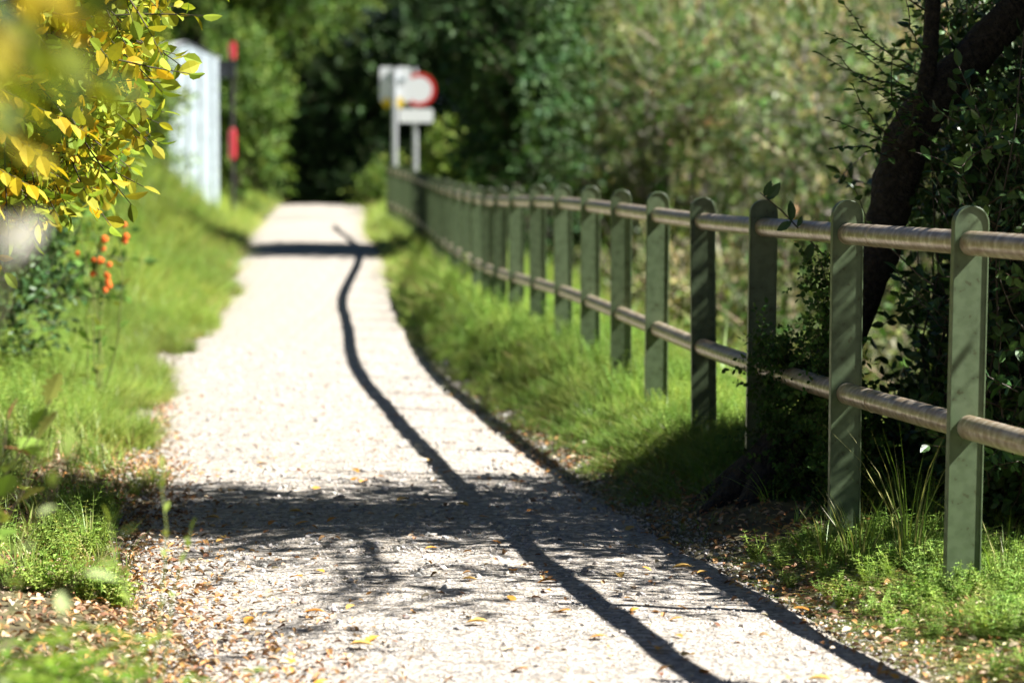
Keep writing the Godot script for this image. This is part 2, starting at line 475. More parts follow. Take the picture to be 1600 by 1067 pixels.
# ================================================================ build
func _ready() -> void:
	rng.seed = 20240917
	wave.seed = 5; wave.frequency = 0.35
	fine.seed = 9; fine.frequency = 0.9

	# ---- camera, sky, sun, exposure
	var cam := Camera3D.new()
	cam.name = "camera"
	cam.position = Vector3(0, EYE, 0)
	cam.rotation_degrees = Vector3(-3.547, 0, 0)
	var lens := CameraAttributesPhysical.new()
	lens.frustum_focal_length = 100.0
	lens.frustum_focus_distance = 9.3
	lens.frustum_near = 0.1
	lens.frustum_far = 600.0
	lens.exposure_aperture = 2.8
	cam.attributes = lens
	cam.fov = 13.69
	cam.near = 0.1
	cam.far = 600.0
	add_child(cam)
	cam.make_current()

	var env := Environment.new()
	env.background_mode = Environment.BG_SKY
	var sm := ProceduralSkyMaterial.new()
	sm.sky_top_color = Color(0.30, 0.46, 0.72)
	sm.sky_horizon_color = Color(0.70, 0.78, 0.86)
	sm.sky_curve = 0.12
	sm.ground_bottom_color = Color(0.2, 0.19, 0.15)
	sm.ground_horizon_color = Color(0.5, 0.55, 0.55)
	sm.sky_energy_multiplier = 0.36
	var sky := Sky.new()
	sky.sky_material = sm
	env.sky = sky
	env.tonemap_mode = Environment.TONE_MAPPER_LINEAR
	env.tonemap_exposure = 3.4
	env.sdfgi_enabled = true
	env.ssao_enabled = true
	env.ssil_enabled = true
	var we := WorldEnvironment.new()
	we.name = "environment"
	we.environment = env
	add_child(we)

	var sun := DirectionalLight3D.new()
	sun.name = "sun"
	sun.light_energy = 1.6
	sun.light_color = Color(1.0, 0.988, 0.968)
	sun.light_angular_distance = 0.53
	sun.shadow_enabled = true
	var el := deg_to_rad(44.8)
	var az := deg_to_rad(5.0)
	var to_sun := Vector3(cos(el) * cos(az), sin(el), cos(el) * sin(az))
	add_child(sun)
	sun.look_at_from_position(Vector3.ZERO, -to_sun, Vector3.UP)

	materials()
	print("materials ", Time.get_ticks_msec())
	ground_and_path()
	fence()
	signs()
	cabin()
	print("built ", Time.get_ticks_msec())
	library()
	far_woods()
	print("woods ", Time.get_ticks_msec())
	right_side()
	left_side()
	print("sides ", Time.get_ticks_msec())
	ground_cover()
	print("cover ", Time.get_ticks_msec())

func ground_and_path() -> void:
	var ds := []
	var d := -20.0
	while d < 220.0:
		ds.append(d)
		d += 1.0 if d < 3 else (0.25 if d < 24 else (0.6 if d < 64 else 6.0))
	# terrain: columns follow the path so that its edges lie on mesh lines
	var offs := [-160.0, -90, -50, -28, -16, -10, -7, -5, -3.8, -2.9, -2.2, -1.7, -1.3, -0.95, -0.65, -0.4, -0.2, -0.08]
	var g := Geo.new()
	var rows := []
	for dd in ds:
		var l := along(EDGE_LEFT, dd); var r := along(EDGE_RIGHT, dd); var f := along(FENCE_X, dd)
		var row := []
		for o in offs: row.append(l + o)
		row.append(l)
		row.append(l + 0.1)
		row.append(r - 0.1)
		row.append(r)
		for k in [0.25, 0.5, 0.75, 1.0]: row.append(lerpf(r, f, k))
		for o in [0.2, 0.5, 0.9, 1.4, 2.0, 2.8, 3.8, 5.0, 7.0, 10.0, 16.0, 28.0, 50.0, 90.0, 160.0]: row.append(f + o)
		var pts := []
		for x in row:
			var y := soil(x, dd)
			if x > l + 0.05 and x < r - 0.05: y -= 0.06
			pts.append(Vector3(x, y, -dd))
		rows.append(pts)
	_sheet(g, rows)
	tag(part("ground", g.mesh(M.soil), self), "brown earth under the grass verges and trees beside the path", "ground", "", "structure")
	var p := Geo.new()
	rows = []
	for dd in ds:
		if dd > 92.0: continue
		var l := along(EDGE_LEFT, dd) - 0.02 + wave.get_noise_2d(dd * 5.0, 3.0) * 0.09
		var r := along(EDGE_RIGHT, dd) + 0.02 + wave.get_noise_2d(dd * 5.0, 40.0) * 0.09
		var pts := []
		for k in 25:
			var x := lerpf(l, r, k / 24.0)
			pts.append(Vector3(x, soil(x, dd) + (0.006 if k > 0 and k < 24 else -0.02), -dd))
		rows.append(pts)
	_sheet(p, rows)
	tag(part("path", p.mesh(M.gravel), self), "pale gravel footpath curving away between grass verges", "path", "", "structure")

func _sheet(g: Geo, rows: Array) -> void:
	var nor := []
	for i in rows.size():
		var nr := []
		for k in rows[i].size():
			var a: Vector3 = rows[mini(i + 1, rows.size() - 1)][k] - rows[maxi(i - 1, 0)][k]
			var b: Vector3 = rows[i][mini(k + 1, rows[i].size() - 1)] - rows[i][maxi(k - 1, 0)]
			var m := b.cross(a).normalized()
			if m.y < 0: m = -m
			nr.append(m)
		nor.append(nr)
	for i in rows.size() - 1:
		for k in rows[i].size() - 1:
			g.tri_n(rows[i][k], rows[i][k + 1], rows[i + 1][k + 1], nor[i][k], nor[i][k + 1], nor[i + 1][k + 1], Color.WHITE)
			g.tri_n(rows[i][k], rows[i + 1][k + 1], rows[i + 1][k], nor[i][k], nor[i + 1][k + 1], nor[i + 1][k], Color.WHITE)

# ---------------------------------------------------------------- fence
func post_outline(w: float, y0: float, y1: float) -> Array:
	var o := []
	o.append(Vector2(-w, y0))
	for i in 15:
		var a := PI - PI * i / 14.0
		o.append(Vector2(cos(a) * w, y1 - w + sin(a) * w))
	o.append(Vector2(w, y0))
	return o

func post_mesh() -> ArrayMesh:
	# a pressed steel channel with a rounded head: flat web, rim turned towards +z
	var g := Geo.new()
	var w := 0.054; var y0 := -1.45; var y1 := 0.109
	var front := 0.012; var web := 0.0075; var back := -0.016; var t := 0.0045; var ch := 0.0015
	var a := post_outline(w, y0, y1)
	var ac := post_outline(w - ch, y0, y1 - ch)
	var b := post_outline(w - t, y0, y1 - t)
	var n := a.size()
	var W := Color.WHITE
	for i in n - 1:
		var p: Vector2 = a[i]; var q: Vector2 = a[i + 1]
		var e := (q - p).normalized()
		var out := Vector3(-e.y, e.x, 0)
		g.quad_to(Vector3(p.x, p.y, back), Vector3(q.x, q.y, back), Vector3(q.x, q.y, front - ch), Vector3(p.x, p.y, front - ch), out, W)
		var pc: Vector2 = ac[i]; var qc: Vector2 = ac[i + 1]
		g.quad_to(Vector3(p.x, p.y, front - ch), Vector3(q.x, q.y, front - ch), Vector3(qc.x, qc.y, front), Vector3(pc.x, pc.y, front), out + Vector3(0, 0, 1), W)
		var pi: Vector2 = b[i]; var qi: Vector2 = b[i + 1]
		g.quad_to(Vector3(pc.x, pc.y, front), Vector3(qc.x, qc.y, front), Vector3(qi.x, qi.y, front), Vector3(pi.x, pi.y, front), Vector3(0, 0, 1), W)
		g.quad_to(Vector3(pi.x, pi.y, front), Vector3(qi.x, qi.y, front), Vector3(qi.x, qi.y, web), Vector3(pi.x, pi.y, web), -out, W)
		g.quad_to(Vector3(p.x, p.y, back), Vector3(q.x, q.y, back), Vector3(qi.x, qi.y, back), Vector3(pi.x, pi.y, back), Vector3(0, 0, -1), W)
	for z in [web, back]:
		for i in range(0, (n - 1) / 2):
			var p: Vector2 = b[i]; var q: Vector2 = b[i + 1]; var r: Vector2 = b[n - 2 - i]; var s: Vector2 = b[n - 1 - i]
			g.quad_to(Vector3(p.x, p.y, z), Vector3(q.x, q.y, z), Vector3(r.x, r.y, z), Vector3(s.x, s.y, z), Vector3(0, 0, 1.0 if z == web else -1.0), W)
	return g.mesh(M.paint)

func rail_point(d: float, drop: float) -> Vector3: return Vector3(along(FENCE_X, d), along(RAIL_Y, d) - drop, -d)

func fence() -> void:
	var o := thing("railing_fence", Vector3.ZERO, "green steel railing with round-topped posts and two tubular rails along the path", "fence")
	var pm := post_mesh()
	var d := 8.32 - 1.3 * 3
	while d < 46.5:
		var a := rail_point(d - 0.3, 0); var b := rail_point(d + 0.3, 0)
		var z := (a - b); z.y = 0; z = z.normalized()
		var x := Vector3.UP.cross(z).normalized()
		var turn := Basis(x, Vector3.UP, z) * Basis(Vector3(0, 0, 1), rnd(-0.013, 0.013)) * Basis(Vector3(1, 0, 0), rnd(-0.012, 0.012)) * Basis(Vector3(0, 1, 0), rnd(-0.07, 0.07))
		var pos := rail_point(d, rnd(-0.006, 0.006))
		part("post", pm, o, Transform3D(turn, pos))
		d += 1.3
	for drop in [0.0, 0.541]:
		var g := Geo.new()
		var pts := []; var rad := []
		var dd := 4.42 - 0.4
		while dd < 46.4:
			pts.append(rail_point(dd, drop)); rad.append(0.0365)
			dd += 0.325
		g.tube(pts, rad, 24, Color.WHITE)
		part("top_rail" if drop == 0.0 else "bottom_rail", g.mesh(M.zinc), o)
		# weld collars where two lengths of tube meet
		for jd in [9.27, 14.3, 20.6, 27.2, 33.5]:
			var c := Geo.new()
			c.tube([rail_point(jd - 0.004, drop), rail_point(jd + 0.004, drop)], [0.0378, 0.0378], 24, Color.WHITE)
			part("weld_seam", c.mesh(M.zinc), o)

# ---------------------------------------------------------------- signs
func disc(g: Geo, r0: float, r1: float, z: float, th: float, col: Color) -> void:
	var n := 40
	for i in n:
		var a := TAU * i / n; var b := TAU * (i + 1) / n
		var pa := Vector3(cos(a), sin(a), 0); var pb := Vector3(cos(b), sin(b), 0)
		var zf := Vector3(0, 0, z); var zb := Vector3(0, 0, z - th)
		g.quad_to(pa * r0 + zf, pb * r0 + zf, pb * r1 + zf, pa * r1 + zf, Vector3(0, 0, 1), col)
		g.quad_to(pa * r0 + zb, pb * r0 + zb, pb * r1 + zb, pa * r1 + zb, Vector3(0, 0, -1), col)
		g.quad_to(pa * r1 + zf, pb * r1 + zf, pb * r1 + zb, pa * r1 + zb, pa, col)

func rounded_plate(w: float, h: float, r: float, th: float) -> Geo:
	var g := Geo.new()
	var out := []
	for q in 4:
		var cx := (w / 2 - r) * (1 if q == 0 or q == 3 else -1)
		var cy := (h / 2 - r) * (1 if q < 2 else -1)
		for i in 5:
			var a := PI / 2 * q + PI / 2 * i / 4.0
			out.append(Vector3(cx + cos(a) * r, cy + sin(a) * r, 0))
	var z := Vector3(0, 0, th)
	for i in out.size():
		var a: Vector3 = out[i]; var b: Vector3 = out[(i + 1) % out.size()]
		g.tri_n(Vector3.ZERO, a, b, Vector3(0, 0, 1), Vector3(0, 0, 1), Vector3(0, 0, 1), Color.WHITE)
		g.tri_n(-z, a - z, b - z, Vector3(0, 0, -1), Vector3(0, 0, -1), Vector3(0, 0, -1), Color.WHITE)
		g.quad_to(a, b, b - z, a - z, a, Color.WHITE)
	return g

func pole(o: Node3D, h: float, r: float) -> void:
	var g := Geo.new()
	g.tube([Vector3(0, -0.4, 0), Vector3(0, h, 0)], [r, r], 14, Color.WHITE)
	part("pole", g.mesh(M.pole), o)
	var c := Geo.new()
	c.tube([Vector3(0, h, 0), Vector3(0, h + 0.012, 0), Vector3(0, h + 0.02, 0)], [r + 0.004, r + 0.004, r * 0.5], 14, Color.WHITE)
	part("pole_cap", c.mesh(M.black), o)

func signs() -> void:
	var d := 50.0
	var base := wpos(-1.70, d)
	var o := thing("traffic_sign", base, "round white prohibition sign with red rim over a white plate on a grey pole", "sign")
	var eye_y := EYE - base.y
	o.rotation_degrees.y = 6.0
	pole(o, eye_y + 1.70, 0.045)
	var cy := eye_y + 1.32
	var f := Geo.new(); disc(f, 0.0, 0.225, 0.066, 0.004, Color.WHITE)
	var face := part("sign_face", f.mesh(M.white), o, Transform3D(Basis(), Vector3(0.07, cy, 0)))
	var r := Geo.new(); disc(r, 0.225, 0.295, 0.067, 0.006, Color.WHITE)
	part("red_rim", r.mesh(M.sign_red), face)
	part("supplementary_plate", rounded_plate(0.60, 0.24, 0.03, 0.004).mesh(M.white), o, Transform3D(Basis(), Vector3(0.01, cy - 0.455, 0.06)))
	for y in [cy + 0.12, cy - 0.12, cy - 0.455]:
		var c := Geo.new(); c.tube([Vector3(0, -0.02, 0), Vector3(0, 0.02, 0)], [0.051, 0.051], 14, Color.WHITE)
		part("clamp", c.mesh(M.grey_metal), o, Transform3D(Basis(), Vector3(0, y, 0)))
	base = wpos(-2.02, 49.0)
	o = thing("trail_signpost", base, "grey pole with square pale panel and two yellow diamond trail markers", "sign")
	eye_y = EYE - base.y
	o.rotation_degrees.y = 5.0
	pole(o, eye_y + 1.66, 0.048)
	part("panel", rounded_plate(0.54, 0.60, 0.03, 0.006).mesh(M.white), o, Transform3D(Basis(), Vector3(0.02, eye_y + 1.385, -0.055)))
	for sx in [-0.12, 0.10]:
		var y := Geo.new()
		var k := 0.105
		var z := Vector3(0, 0, 0.005)
		var q := [Vector3(-k, 0, 0), Vector3(0, k, 0), Vector3(k, 0, 0), Vector3(0, -k, 0)]
		y.quad_to(q[0], q[1], q[2], q[3], Vector3(0, 0, 1), Color.WHITE)
		y.quad_to(q[0] - z, q[1] - z, q[2] - z, q[3] - z, Vector3(0, 0, -1), Color.WHITE)
		for i in 4: y.quad_to(q[i], q[(i + 1) % 4], q[(i + 1) % 4] - z, q[i] - z, q[i] + q[(i + 1) % 4], Color.WHITE)
		part("yellow_marker", y.mesh(M.mark_yellow), o, Transform3D(Basis(), Vector3(sx - 0.01, eye_y + 1.07, -0.04)))
	var br := Geo.new(); br.box(Vector3.ZERO, Vector3(0.30, 0.05, 0.02), Color.WHITE)
	part("bracket", br.mesh(M.grey_metal), o, Transform3D(Basis(), Vector3(0.05, eye_y + 1.47, -0.045)))
	br = Geo.new(); br.box(Vector3.ZERO, Vector3(0.09, 0.42, 0.02), Color.WHITE)
	part("bracket", br.mesh(M.grey_metal), o, Transform3D(Basis(), Vector3(0.0, eye_y + 1.30, -0.043)))

# ---------------------------------------------------------------- the pale cabin and the red post behind the verge
func cabin() -> void:
	var d := 45.0
	var x0 := -5.42; var x1 := -4.62
	var y0 := soil(-5.0, d)
	var o := thing("garden_cabin", Vector3((x0 + x1) / 2, y0, -d), "narrow pale blue-white boarded cabin with gabled top standing left of the path", "cabin")
	var top := EYE + 165.0 * d / 4444.0 - y0
	var peak := EYE + 187.0 * d / 4444.0 - y0
	o.rotation_degrees.y = 22.0
	var n := 8
	var w := (x1 - x0) / n
	for i in n:
		var g := Geo.new()
		var xa := -(x1 - x0) / 2 + w * i
		var ha := peak - (peak - top) * absf((i + 0.0) / n - 0.36) / 0.64
		var hb := peak - (peak - top) * absf((i + 1.0) / n - 0.36) / 0.64
		var z := 0.012 * (i % 2)
		var c := [Vector3(xa + 0.004, -0.2, z), Vector3(xa + 0.004, ha, z), Vector3(xa + w - 0.004, hb, z), Vector3(xa + w - 0.004, -0.2, z)]
		var back := Vector3(0, 0, -0.03)
		g.quad_to(c[0], c[1], c[2], c[3], Vector3(0, 0, 1), Color.WHITE)
		g.quad_to(c[0] + back, c[1] + back, c[2] + back, c[3] + back, Vector3(0, 0, -1), Color.WHITE)
		for k in 4: g.quad_to(c[k], c[(k + 1) % 4], c[(k + 1) % 4] + back, c[k] + back, (c[k] + c[(k + 1) % 4]) / 2 - (c[0] + c[2]) / 2, Color.WHITE)
		part("board", g.mesh(M.cabin), o)
	var b := Geo.new()
	b.box(Vector3(0, top / 2 - 0.1, -0.84), Vector3((x1 - x0) - 0.02, top + 0.1, 1.6), Color.WHITE)
	part("wall", b.mesh(M.cabin), o)
	var rf := Geo.new()
	for s in [0, 1]:
		var ridge := Vector3(-(x1 - x0) / 2 + (x1 - x0) * 0.36, peak + 0.03, 0)
		var eave := Vector3((x1 - x0) / 2 + 0.05, top + 0.0, 0) if s else Vector3(-(x1 - x0) / 2 - 0.05, peak - (peak - top) * 0.36 / 0.64, 0)
		for th in [0.0, 0.03]:
			var up := Vector3(0, th, 0)
			rf.quad_to(ridge + up + Vector3(0, 0, -0.02), eave + up + Vector3(0, 0, -0.02), eave + up + Vector3(0, 0, -1.7), ridge + up + Vector3(0, 0, -1.7), Vector3(0, 1.0 if th > 0 else -1.0, 0), Color.WHITE)
	part("roof", rf.mesh(M.white), o)
	# red post with a dark box
	var rp := wpos(-4.47, 45.6)
	var p := thing("red_marker_post", rp, "post with red cap, dark box and red sleeve among leaves beside the pale cabin", "post")
	var hp := EYE + 190.0 * 45.6 / 4444.0 - rp.y
	var g2 := Geo.new()
	g2.tube([Vector3(0, -0.3, 0), Vector3(0, hp - 0.02, 0), Vector3(0, hp, 0)], [0.03, 0.03, 0.02], 14, Color.WHITE)
	part("pole", g2.mesh(M.bark), p)
	var cap := Geo.new()
	cap.tube([Vector3(0, hp - 0.26, 0), Vector3(0, hp - 0.24, 0), Vector3(0, hp - 0.03, 0), Vector3(0, hp + 0.02, 0)], [0.045, 0.06, 0.06, 0.035], 14, Color.WHITE)
	part("red_cap", cap.mesh(M.red), p)
	var g3 := Geo.new()
	g3.box(Vector3(-0.10, hp - 0.42, 0.02), Vector3(0.30, 0.28, 0.2), Color.WHITE)
	part("box", g3.mesh(M.black), p)
	var g4 := Geo.new()
	g4.tube([Vector3(0.0, hp - 1.85, 0.03), Vector3(0, hp - 1.80, 0.05), Vector3(0, hp - 1.42, 0.05), Vector3(0, hp - 1.37, 0.03)], [0.04, 0.062, 0.062, 0.04], 14, Color.WHITE)
	part("red_sleeve", g4.mesh(M.red), p)

# ---------------------------------------------------------------- shared plant meshes
func library() -> void:
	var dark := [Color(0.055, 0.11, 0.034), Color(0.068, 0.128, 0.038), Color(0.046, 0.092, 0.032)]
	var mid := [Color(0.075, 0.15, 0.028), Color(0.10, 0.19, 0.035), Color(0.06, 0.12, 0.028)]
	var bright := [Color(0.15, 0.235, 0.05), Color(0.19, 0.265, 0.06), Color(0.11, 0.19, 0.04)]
	var olive := [Color(0.12, 0.15, 0.05), Color(0.17, 0.19, 0.08), Color(0.10, 0.14, 0.04), Color(0.22, 0.20, 0.12)]
	var wood := Color(0.10, 0.08, 0.06)
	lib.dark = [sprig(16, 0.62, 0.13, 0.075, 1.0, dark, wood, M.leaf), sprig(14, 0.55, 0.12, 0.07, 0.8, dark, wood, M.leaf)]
	lib.mid = [sprig(16, 0.55, 0.11, 0.06, 1.0, mid, wood, M.leaf), sprig(14, 0.5, 0.10, 0.06, 0.9, mid, wood, M.leaf)]
	lib.bright = [sprig(16, 0.5, 0.11, 0.065, 1.0, bright, wood, M.leaf), sprig(14, 0.45, 0.10, 0.06, 0.8, bright, wood, M.leaf)]
	lib.olive = [sprig(13, 0.5, 0.11, 0.06, 0.9, olive, Color(0.22, 0.18, 0.15), M.leaf, false, 0.25), sprig(12, 0.6, 0.085, 0.05, 0.7, olive, Color(0.36, 0.31, 0.27), M.leaf, false, 0.5), sprig(11, 0.5, 0.08, 0.045, 1.0, mid, Color(0.2, 0.17, 0.14), M.leaf, false, 0.1)]
	lib.near_dark = [sprig(11, 0.26, 0.06, 0.030, 1.0, dark, wood, M.gloss, true), sprig(10, 0.24, 0.055, 0.030, 0.9, dark, wood, M.gloss, true), sprig(9, 0.3, 0.05, 0.027, 0.8, dark, wood, M.gloss, true, 0.2)]
	var small := [Color(0.05, 0.11, 0.025), Color(0.07, 0.14, 0.03), Color(0.035, 0.08, 0.02)]
	lib.small = [sprig(14, 0.16, 0.028, 0.02, 1.0, small, wood, M.leaf, true), sprig(12, 0.15, 0.03, 0.02, 0.9, small, wood, M.leaf, true)]
	var yel := [Color(0.55, 0.36, 0.02), Color(0.50, 0.40, 0.03), Color(0.36, 0.36, 0.03), Color(0.24, 0.32, 0.03)]
	var ygr := [Color(0.28, 0.34, 0.03), Color(0.20, 0.30, 0.03), Color(0.38, 0.36, 0.03)]
	lib.yellow = [sprig(11, 0.3, 0.06, 0.032, 1.0, yel, wood, M.yellow, true), sprig(12, 0.28, 0.058, 0.034, 0.9, ygr, wood, M.yellow, true), sprig(12, 0.28, 0.055, 0.034, 0.9, ygr, wood, M.yellow, true)]
	var gr := [Color(0.25, 0.37, 0.08), Color(0.32, 0.42, 0.10), Color(0.20, 0.32, 0.065), Color(0.40, 0.43, 0.17)]
	var dry := [Color(0.36, 0.30, 0.14), Color(0.28, 0.26, 0.10)]
	lib.grass = [grass_tuft(16, 0.24, 0.0032, 0.55, gr), grass_tuft(14, 0.34, 0.003, 0.7, gr), grass_tuft(14, 0.28, 0.0035, 0.9, gr + dry)]
	lib.far_grass = [grass_tuft(18, 0.40, 0.008, 0.6, gr), grass_tuft(16, 0.5, 0.008, 0.8, gr + dry)]
	lib.herb = [herb(7, 0.34, 0.032, 8, gr, M.leaf), herb(6, 0.42, 0.036, 9, gr, M.leaf), herb(8, 0.26, 0.028, 7, gr, M.leaf)]
	lib.low_herb = [herb(9, 0.13, 0.026, 4, gr, M.leaf), herb(8, 0.10, 0.022, 4, gr, M.leaf)]

# ---------------------------------------------------------------- woods at the end of the path
func far_woods() -> void:
	var dk := Color(1, 1, 1)
	var list := [
		[-10.5, 70, 8.0, 3.0], [-7.2, 68, 9.0, 2.8], [-4.6, 72, 9.5, 2.8], [-2.4, 66, 9.0, 2.6], [-0.2, 70, 9.5, 2.6], [1.6, 64, 8.5, 2.2], [-12.5, 62, 8.0, 3.0], [-8.8, 77, 7.0, 3.4], [-5.8, 80, 7.0, 3.4], [-13.5, 76, 7.0, 3.6],
	]
	var words := ["leftmost broad dark tree behind the cabin side of the path end", "dark leafy tree rising behind the bright overhanging crown", "dark tree straight behind the far end of the gravel path", "dark tree directly behind the two pole signs", "dark tree just beyond the round red-rimmed sign", "deeply shaded tree where the dark wood meets the brown thicket", "shaded tree far behind the yellow-leaved boughs", "rear dark tree seen over the left shoulder of the path end", "rear dark tree filling the gap above the path end", "rear dark tree farthest to the left in the wood"]
	for i in list.size():
		var a: Array = list[i]
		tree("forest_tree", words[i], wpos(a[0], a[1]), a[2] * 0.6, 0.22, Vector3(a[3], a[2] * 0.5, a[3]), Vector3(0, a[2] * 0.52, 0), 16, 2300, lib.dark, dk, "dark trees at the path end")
	# tall trees out to the right that keep the wood in shade
	var tall := [[4.5, 66, 15.0, "tall dark tree behind the left part of the brown thicket"], [8.5, 70, 16.0, "tall dark tree behind the middle of the brown thicket"], [3.2, 75, 15.0, "tall dark tree between the wood and the brown thicket"], [6.5, 60.5, 13.5, "tall dark tree close behind the back row of the thicket"], [7.0, 77, 16.0, "tall dark tree at the back between thicket and wood"], [5.2, 71, 15.0, "tall dark tree second from the wood behind the thicket"], [10.5, 63, 15.0, "tall dark tree behind the thicket and the leaning tree"]]
	for i in tall.size():
		var a: Array = tall[i]
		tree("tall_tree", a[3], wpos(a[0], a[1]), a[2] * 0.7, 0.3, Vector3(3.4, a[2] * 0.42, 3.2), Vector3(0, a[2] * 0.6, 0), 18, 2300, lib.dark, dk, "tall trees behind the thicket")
	# low shrubs under the wood, at the path's end
	var low := [[-7.6, 61, 1.6, "low dark shrub at the wood edge left of the path end"], [-6.2, 71, 2.2, "low dark shrub deep in the wood left of the path end"], [-9.5, 66, 2.2, "low dark shrub in the wood behind the sunlit tree"], [-4.0, 66, 1.7, "low dark shrub closing the view at the path end"], [-1.9, 62, 1.5, "low dark shrub behind the sign poles"], [0.0, 61, 2.0, "low dark shrub right of the sign poles in deep shade"]]
	for a in low:
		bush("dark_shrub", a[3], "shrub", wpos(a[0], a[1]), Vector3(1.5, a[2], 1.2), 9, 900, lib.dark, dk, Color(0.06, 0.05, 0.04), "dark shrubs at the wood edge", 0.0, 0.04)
	# sunlit tree overhanging from the left, bright bushes near the cabin and the signs
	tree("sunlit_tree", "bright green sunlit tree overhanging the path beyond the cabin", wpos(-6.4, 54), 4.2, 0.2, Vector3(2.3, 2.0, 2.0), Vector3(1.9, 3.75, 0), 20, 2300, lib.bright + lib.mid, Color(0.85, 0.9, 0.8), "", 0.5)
	bush("leafy_bush", "bright green bush behind the red post and pale cabin", "bush", wpos(-4.85, 50), Vector3(0.7, 3.0, 0.9), 12, 900, lib.bright, Color(0.75, 0.85, 0.75), Color(0.1, 0.08, 0.05), "", 0.0, 0.04)
	bush("climbing_bush", "yellow-green leafy bush covering the left corner of the cabin", "bush", wpos(-5.52, 43.6), Vector3(0.16, 2.5, 0.3), 8, 200, lib.bright, Color(1.2, 1.15, 0.8), Color(0.1, 0.08, 0.05), "", 0.0, 0.03)
	bush("leafy_bush", "small bright yellow-green bush behind the railing right of the signs", "bush", wpos(-1.18, 53), Vector3(0.16, 1.6, 0.25), 7, 230, lib.bright, Color(1.15, 1.15, 1.0), Color(0.1, 0.08, 0.05), "", 0.3, 0.03)
	bush("leafy_bush", "small bright green bush at the railing end left of the signs", "bush", wpos(-2.45, 56.5), Vector3(0.28, 0.75, 0.3), 5, 160, lib.bright, Color(1.0, 1.0, 0.9), Color(0.1, 0.08, 0.05), "", 0.0, 0.02)
	bush("leafy_bush", "sprawling green bush between the cabin and the yellow boughs", "bush", wpos(-7.2, 47), Vector3(1.3, 3.4, 1.2), 12, 1100, lib.mid + lib.bright, Color(0.9, 0.95, 0.8), Color(0.1, 0.08, 0.05), "", 0.0, 0.05)

# ---------------------------------------------------------------- right of the railing
func right_side() -> void:
	var wood := Color(0.30, 0.26, 0.235)
	var list := [
		[1.75, 57, 1.2, 4.4, "brown twiggy shrub nearest the dark wood beyond the railing"], [2.6, 54.5, 1.3, 4.3, "greyish twiggy shrub second from the dark wood beyond the railing"],
		[2.8, 44.5, 1.3, 4.3, "olive twiggy shrub behind the middle of the far railing"], [3.5, 41, 1.5, 4.2, "dense olive shrub above the middle posts of the railing"],
		[1.75, 37.2, 1.0, 3.7, "brown twiggy shrub beside the dense dark evergreen bush"], [4.1, 36, 1.5, 4.0, "mixed brown and green shrub behind the middle posts"], [4.4, 31, 1.4, 3.6, "green and brown shrub behind the dark shaded post"],
		[5.0, 27, 1.5, 3.5, "twiggy shrub seen behind the leaning tree"], [6.3, 36, 1.7, 4.8, "taller olive shrub rising behind the leaning tree"],
		[5.8, 44.5, 1.7, 5.4, "tall olive shrub in the thicket, behind the middle posts"], [4.6, 54.5, 1.8, 5.6, "tall grey-brown shrub in the back row of the thicket"],
		[7.4, 30, 1.8, 4.6, "olive shrub at the right end of the thicket"], [2.9, 58, 1.6, 5.8, "tall grey-brown shrub in the back row beside the dark wood"],
	]
	for a in list:
		bush("thicket_shrub", a[4], "shrub", wpos(a[0], a[1], -0.1), Vector3(a[2], a[3] + 1.1, a[2]), 26, 1150, lib.olive, Color(0.95, 0.95, 0.9), wood, "brown and olive shrubs beyond the railing", 0.0, 0.075, 0.33, 0.55, [Color(0.9, 0.95, 0.85), Color(2.8, 2.6, 2.7), Color(1.6, 2.0, 1.5), Color(1.25, 1.65, 1.15), Color(2.4, 2.2, 2.3), Color(1.0, 1.1, 0.95), Color(1.75, 2.0, 1.65)])
	var under := [[3.6, 19.5, 0.8, 1.5, "low brown shrub seen between the rails beside the tree foot"], [2.9, 21.5, 0.8, 1.5, "low brown shrub seen between the dark post and its far neighbour"], [4.4, 23.5, 0.9, 1.8, "low olive shrub seen under the top rail near the leaning tree"], [2.5, 25.5, 0.8, 1.4, "low brown shrub seen through the middle posts"], [2.0, 29.5, 0.8, 1.4, "low olive shrub seen through the posts left of the middle"], [3.4, 29.0, 0.9, 1.7, "low shaded shrub behind the posts at the middle of the railing"], [1.6, 33.5, 0.7, 1.3, "low brown shrub seen through the densely overlapping far posts"]]
	for a in under:
		bush("low_shrub", a[4], "shrub", wpos(a[0], a[1], -0.05), Vector3(a[2], a[3], a[2]), 12, 520, lib.olive, Color(0.8, 0.8, 0.75), wood, "low shrubs beyond the railing", 0.0, 0.03, 0.5, 0.5, [Color(1.9, 1.7, 1.6), Color(1.0, 1.2, 0.75), Color(0.9, 0.95, 0.8)])
	# dense bush right behind the railing; with the shrub beside it, it throws the shadow band over railing and path
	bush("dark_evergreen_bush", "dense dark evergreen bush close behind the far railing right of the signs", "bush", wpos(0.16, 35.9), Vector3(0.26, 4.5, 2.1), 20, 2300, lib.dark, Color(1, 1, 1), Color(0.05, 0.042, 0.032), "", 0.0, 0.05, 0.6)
	leaning_tree()
	dark_bush()
	ivy()

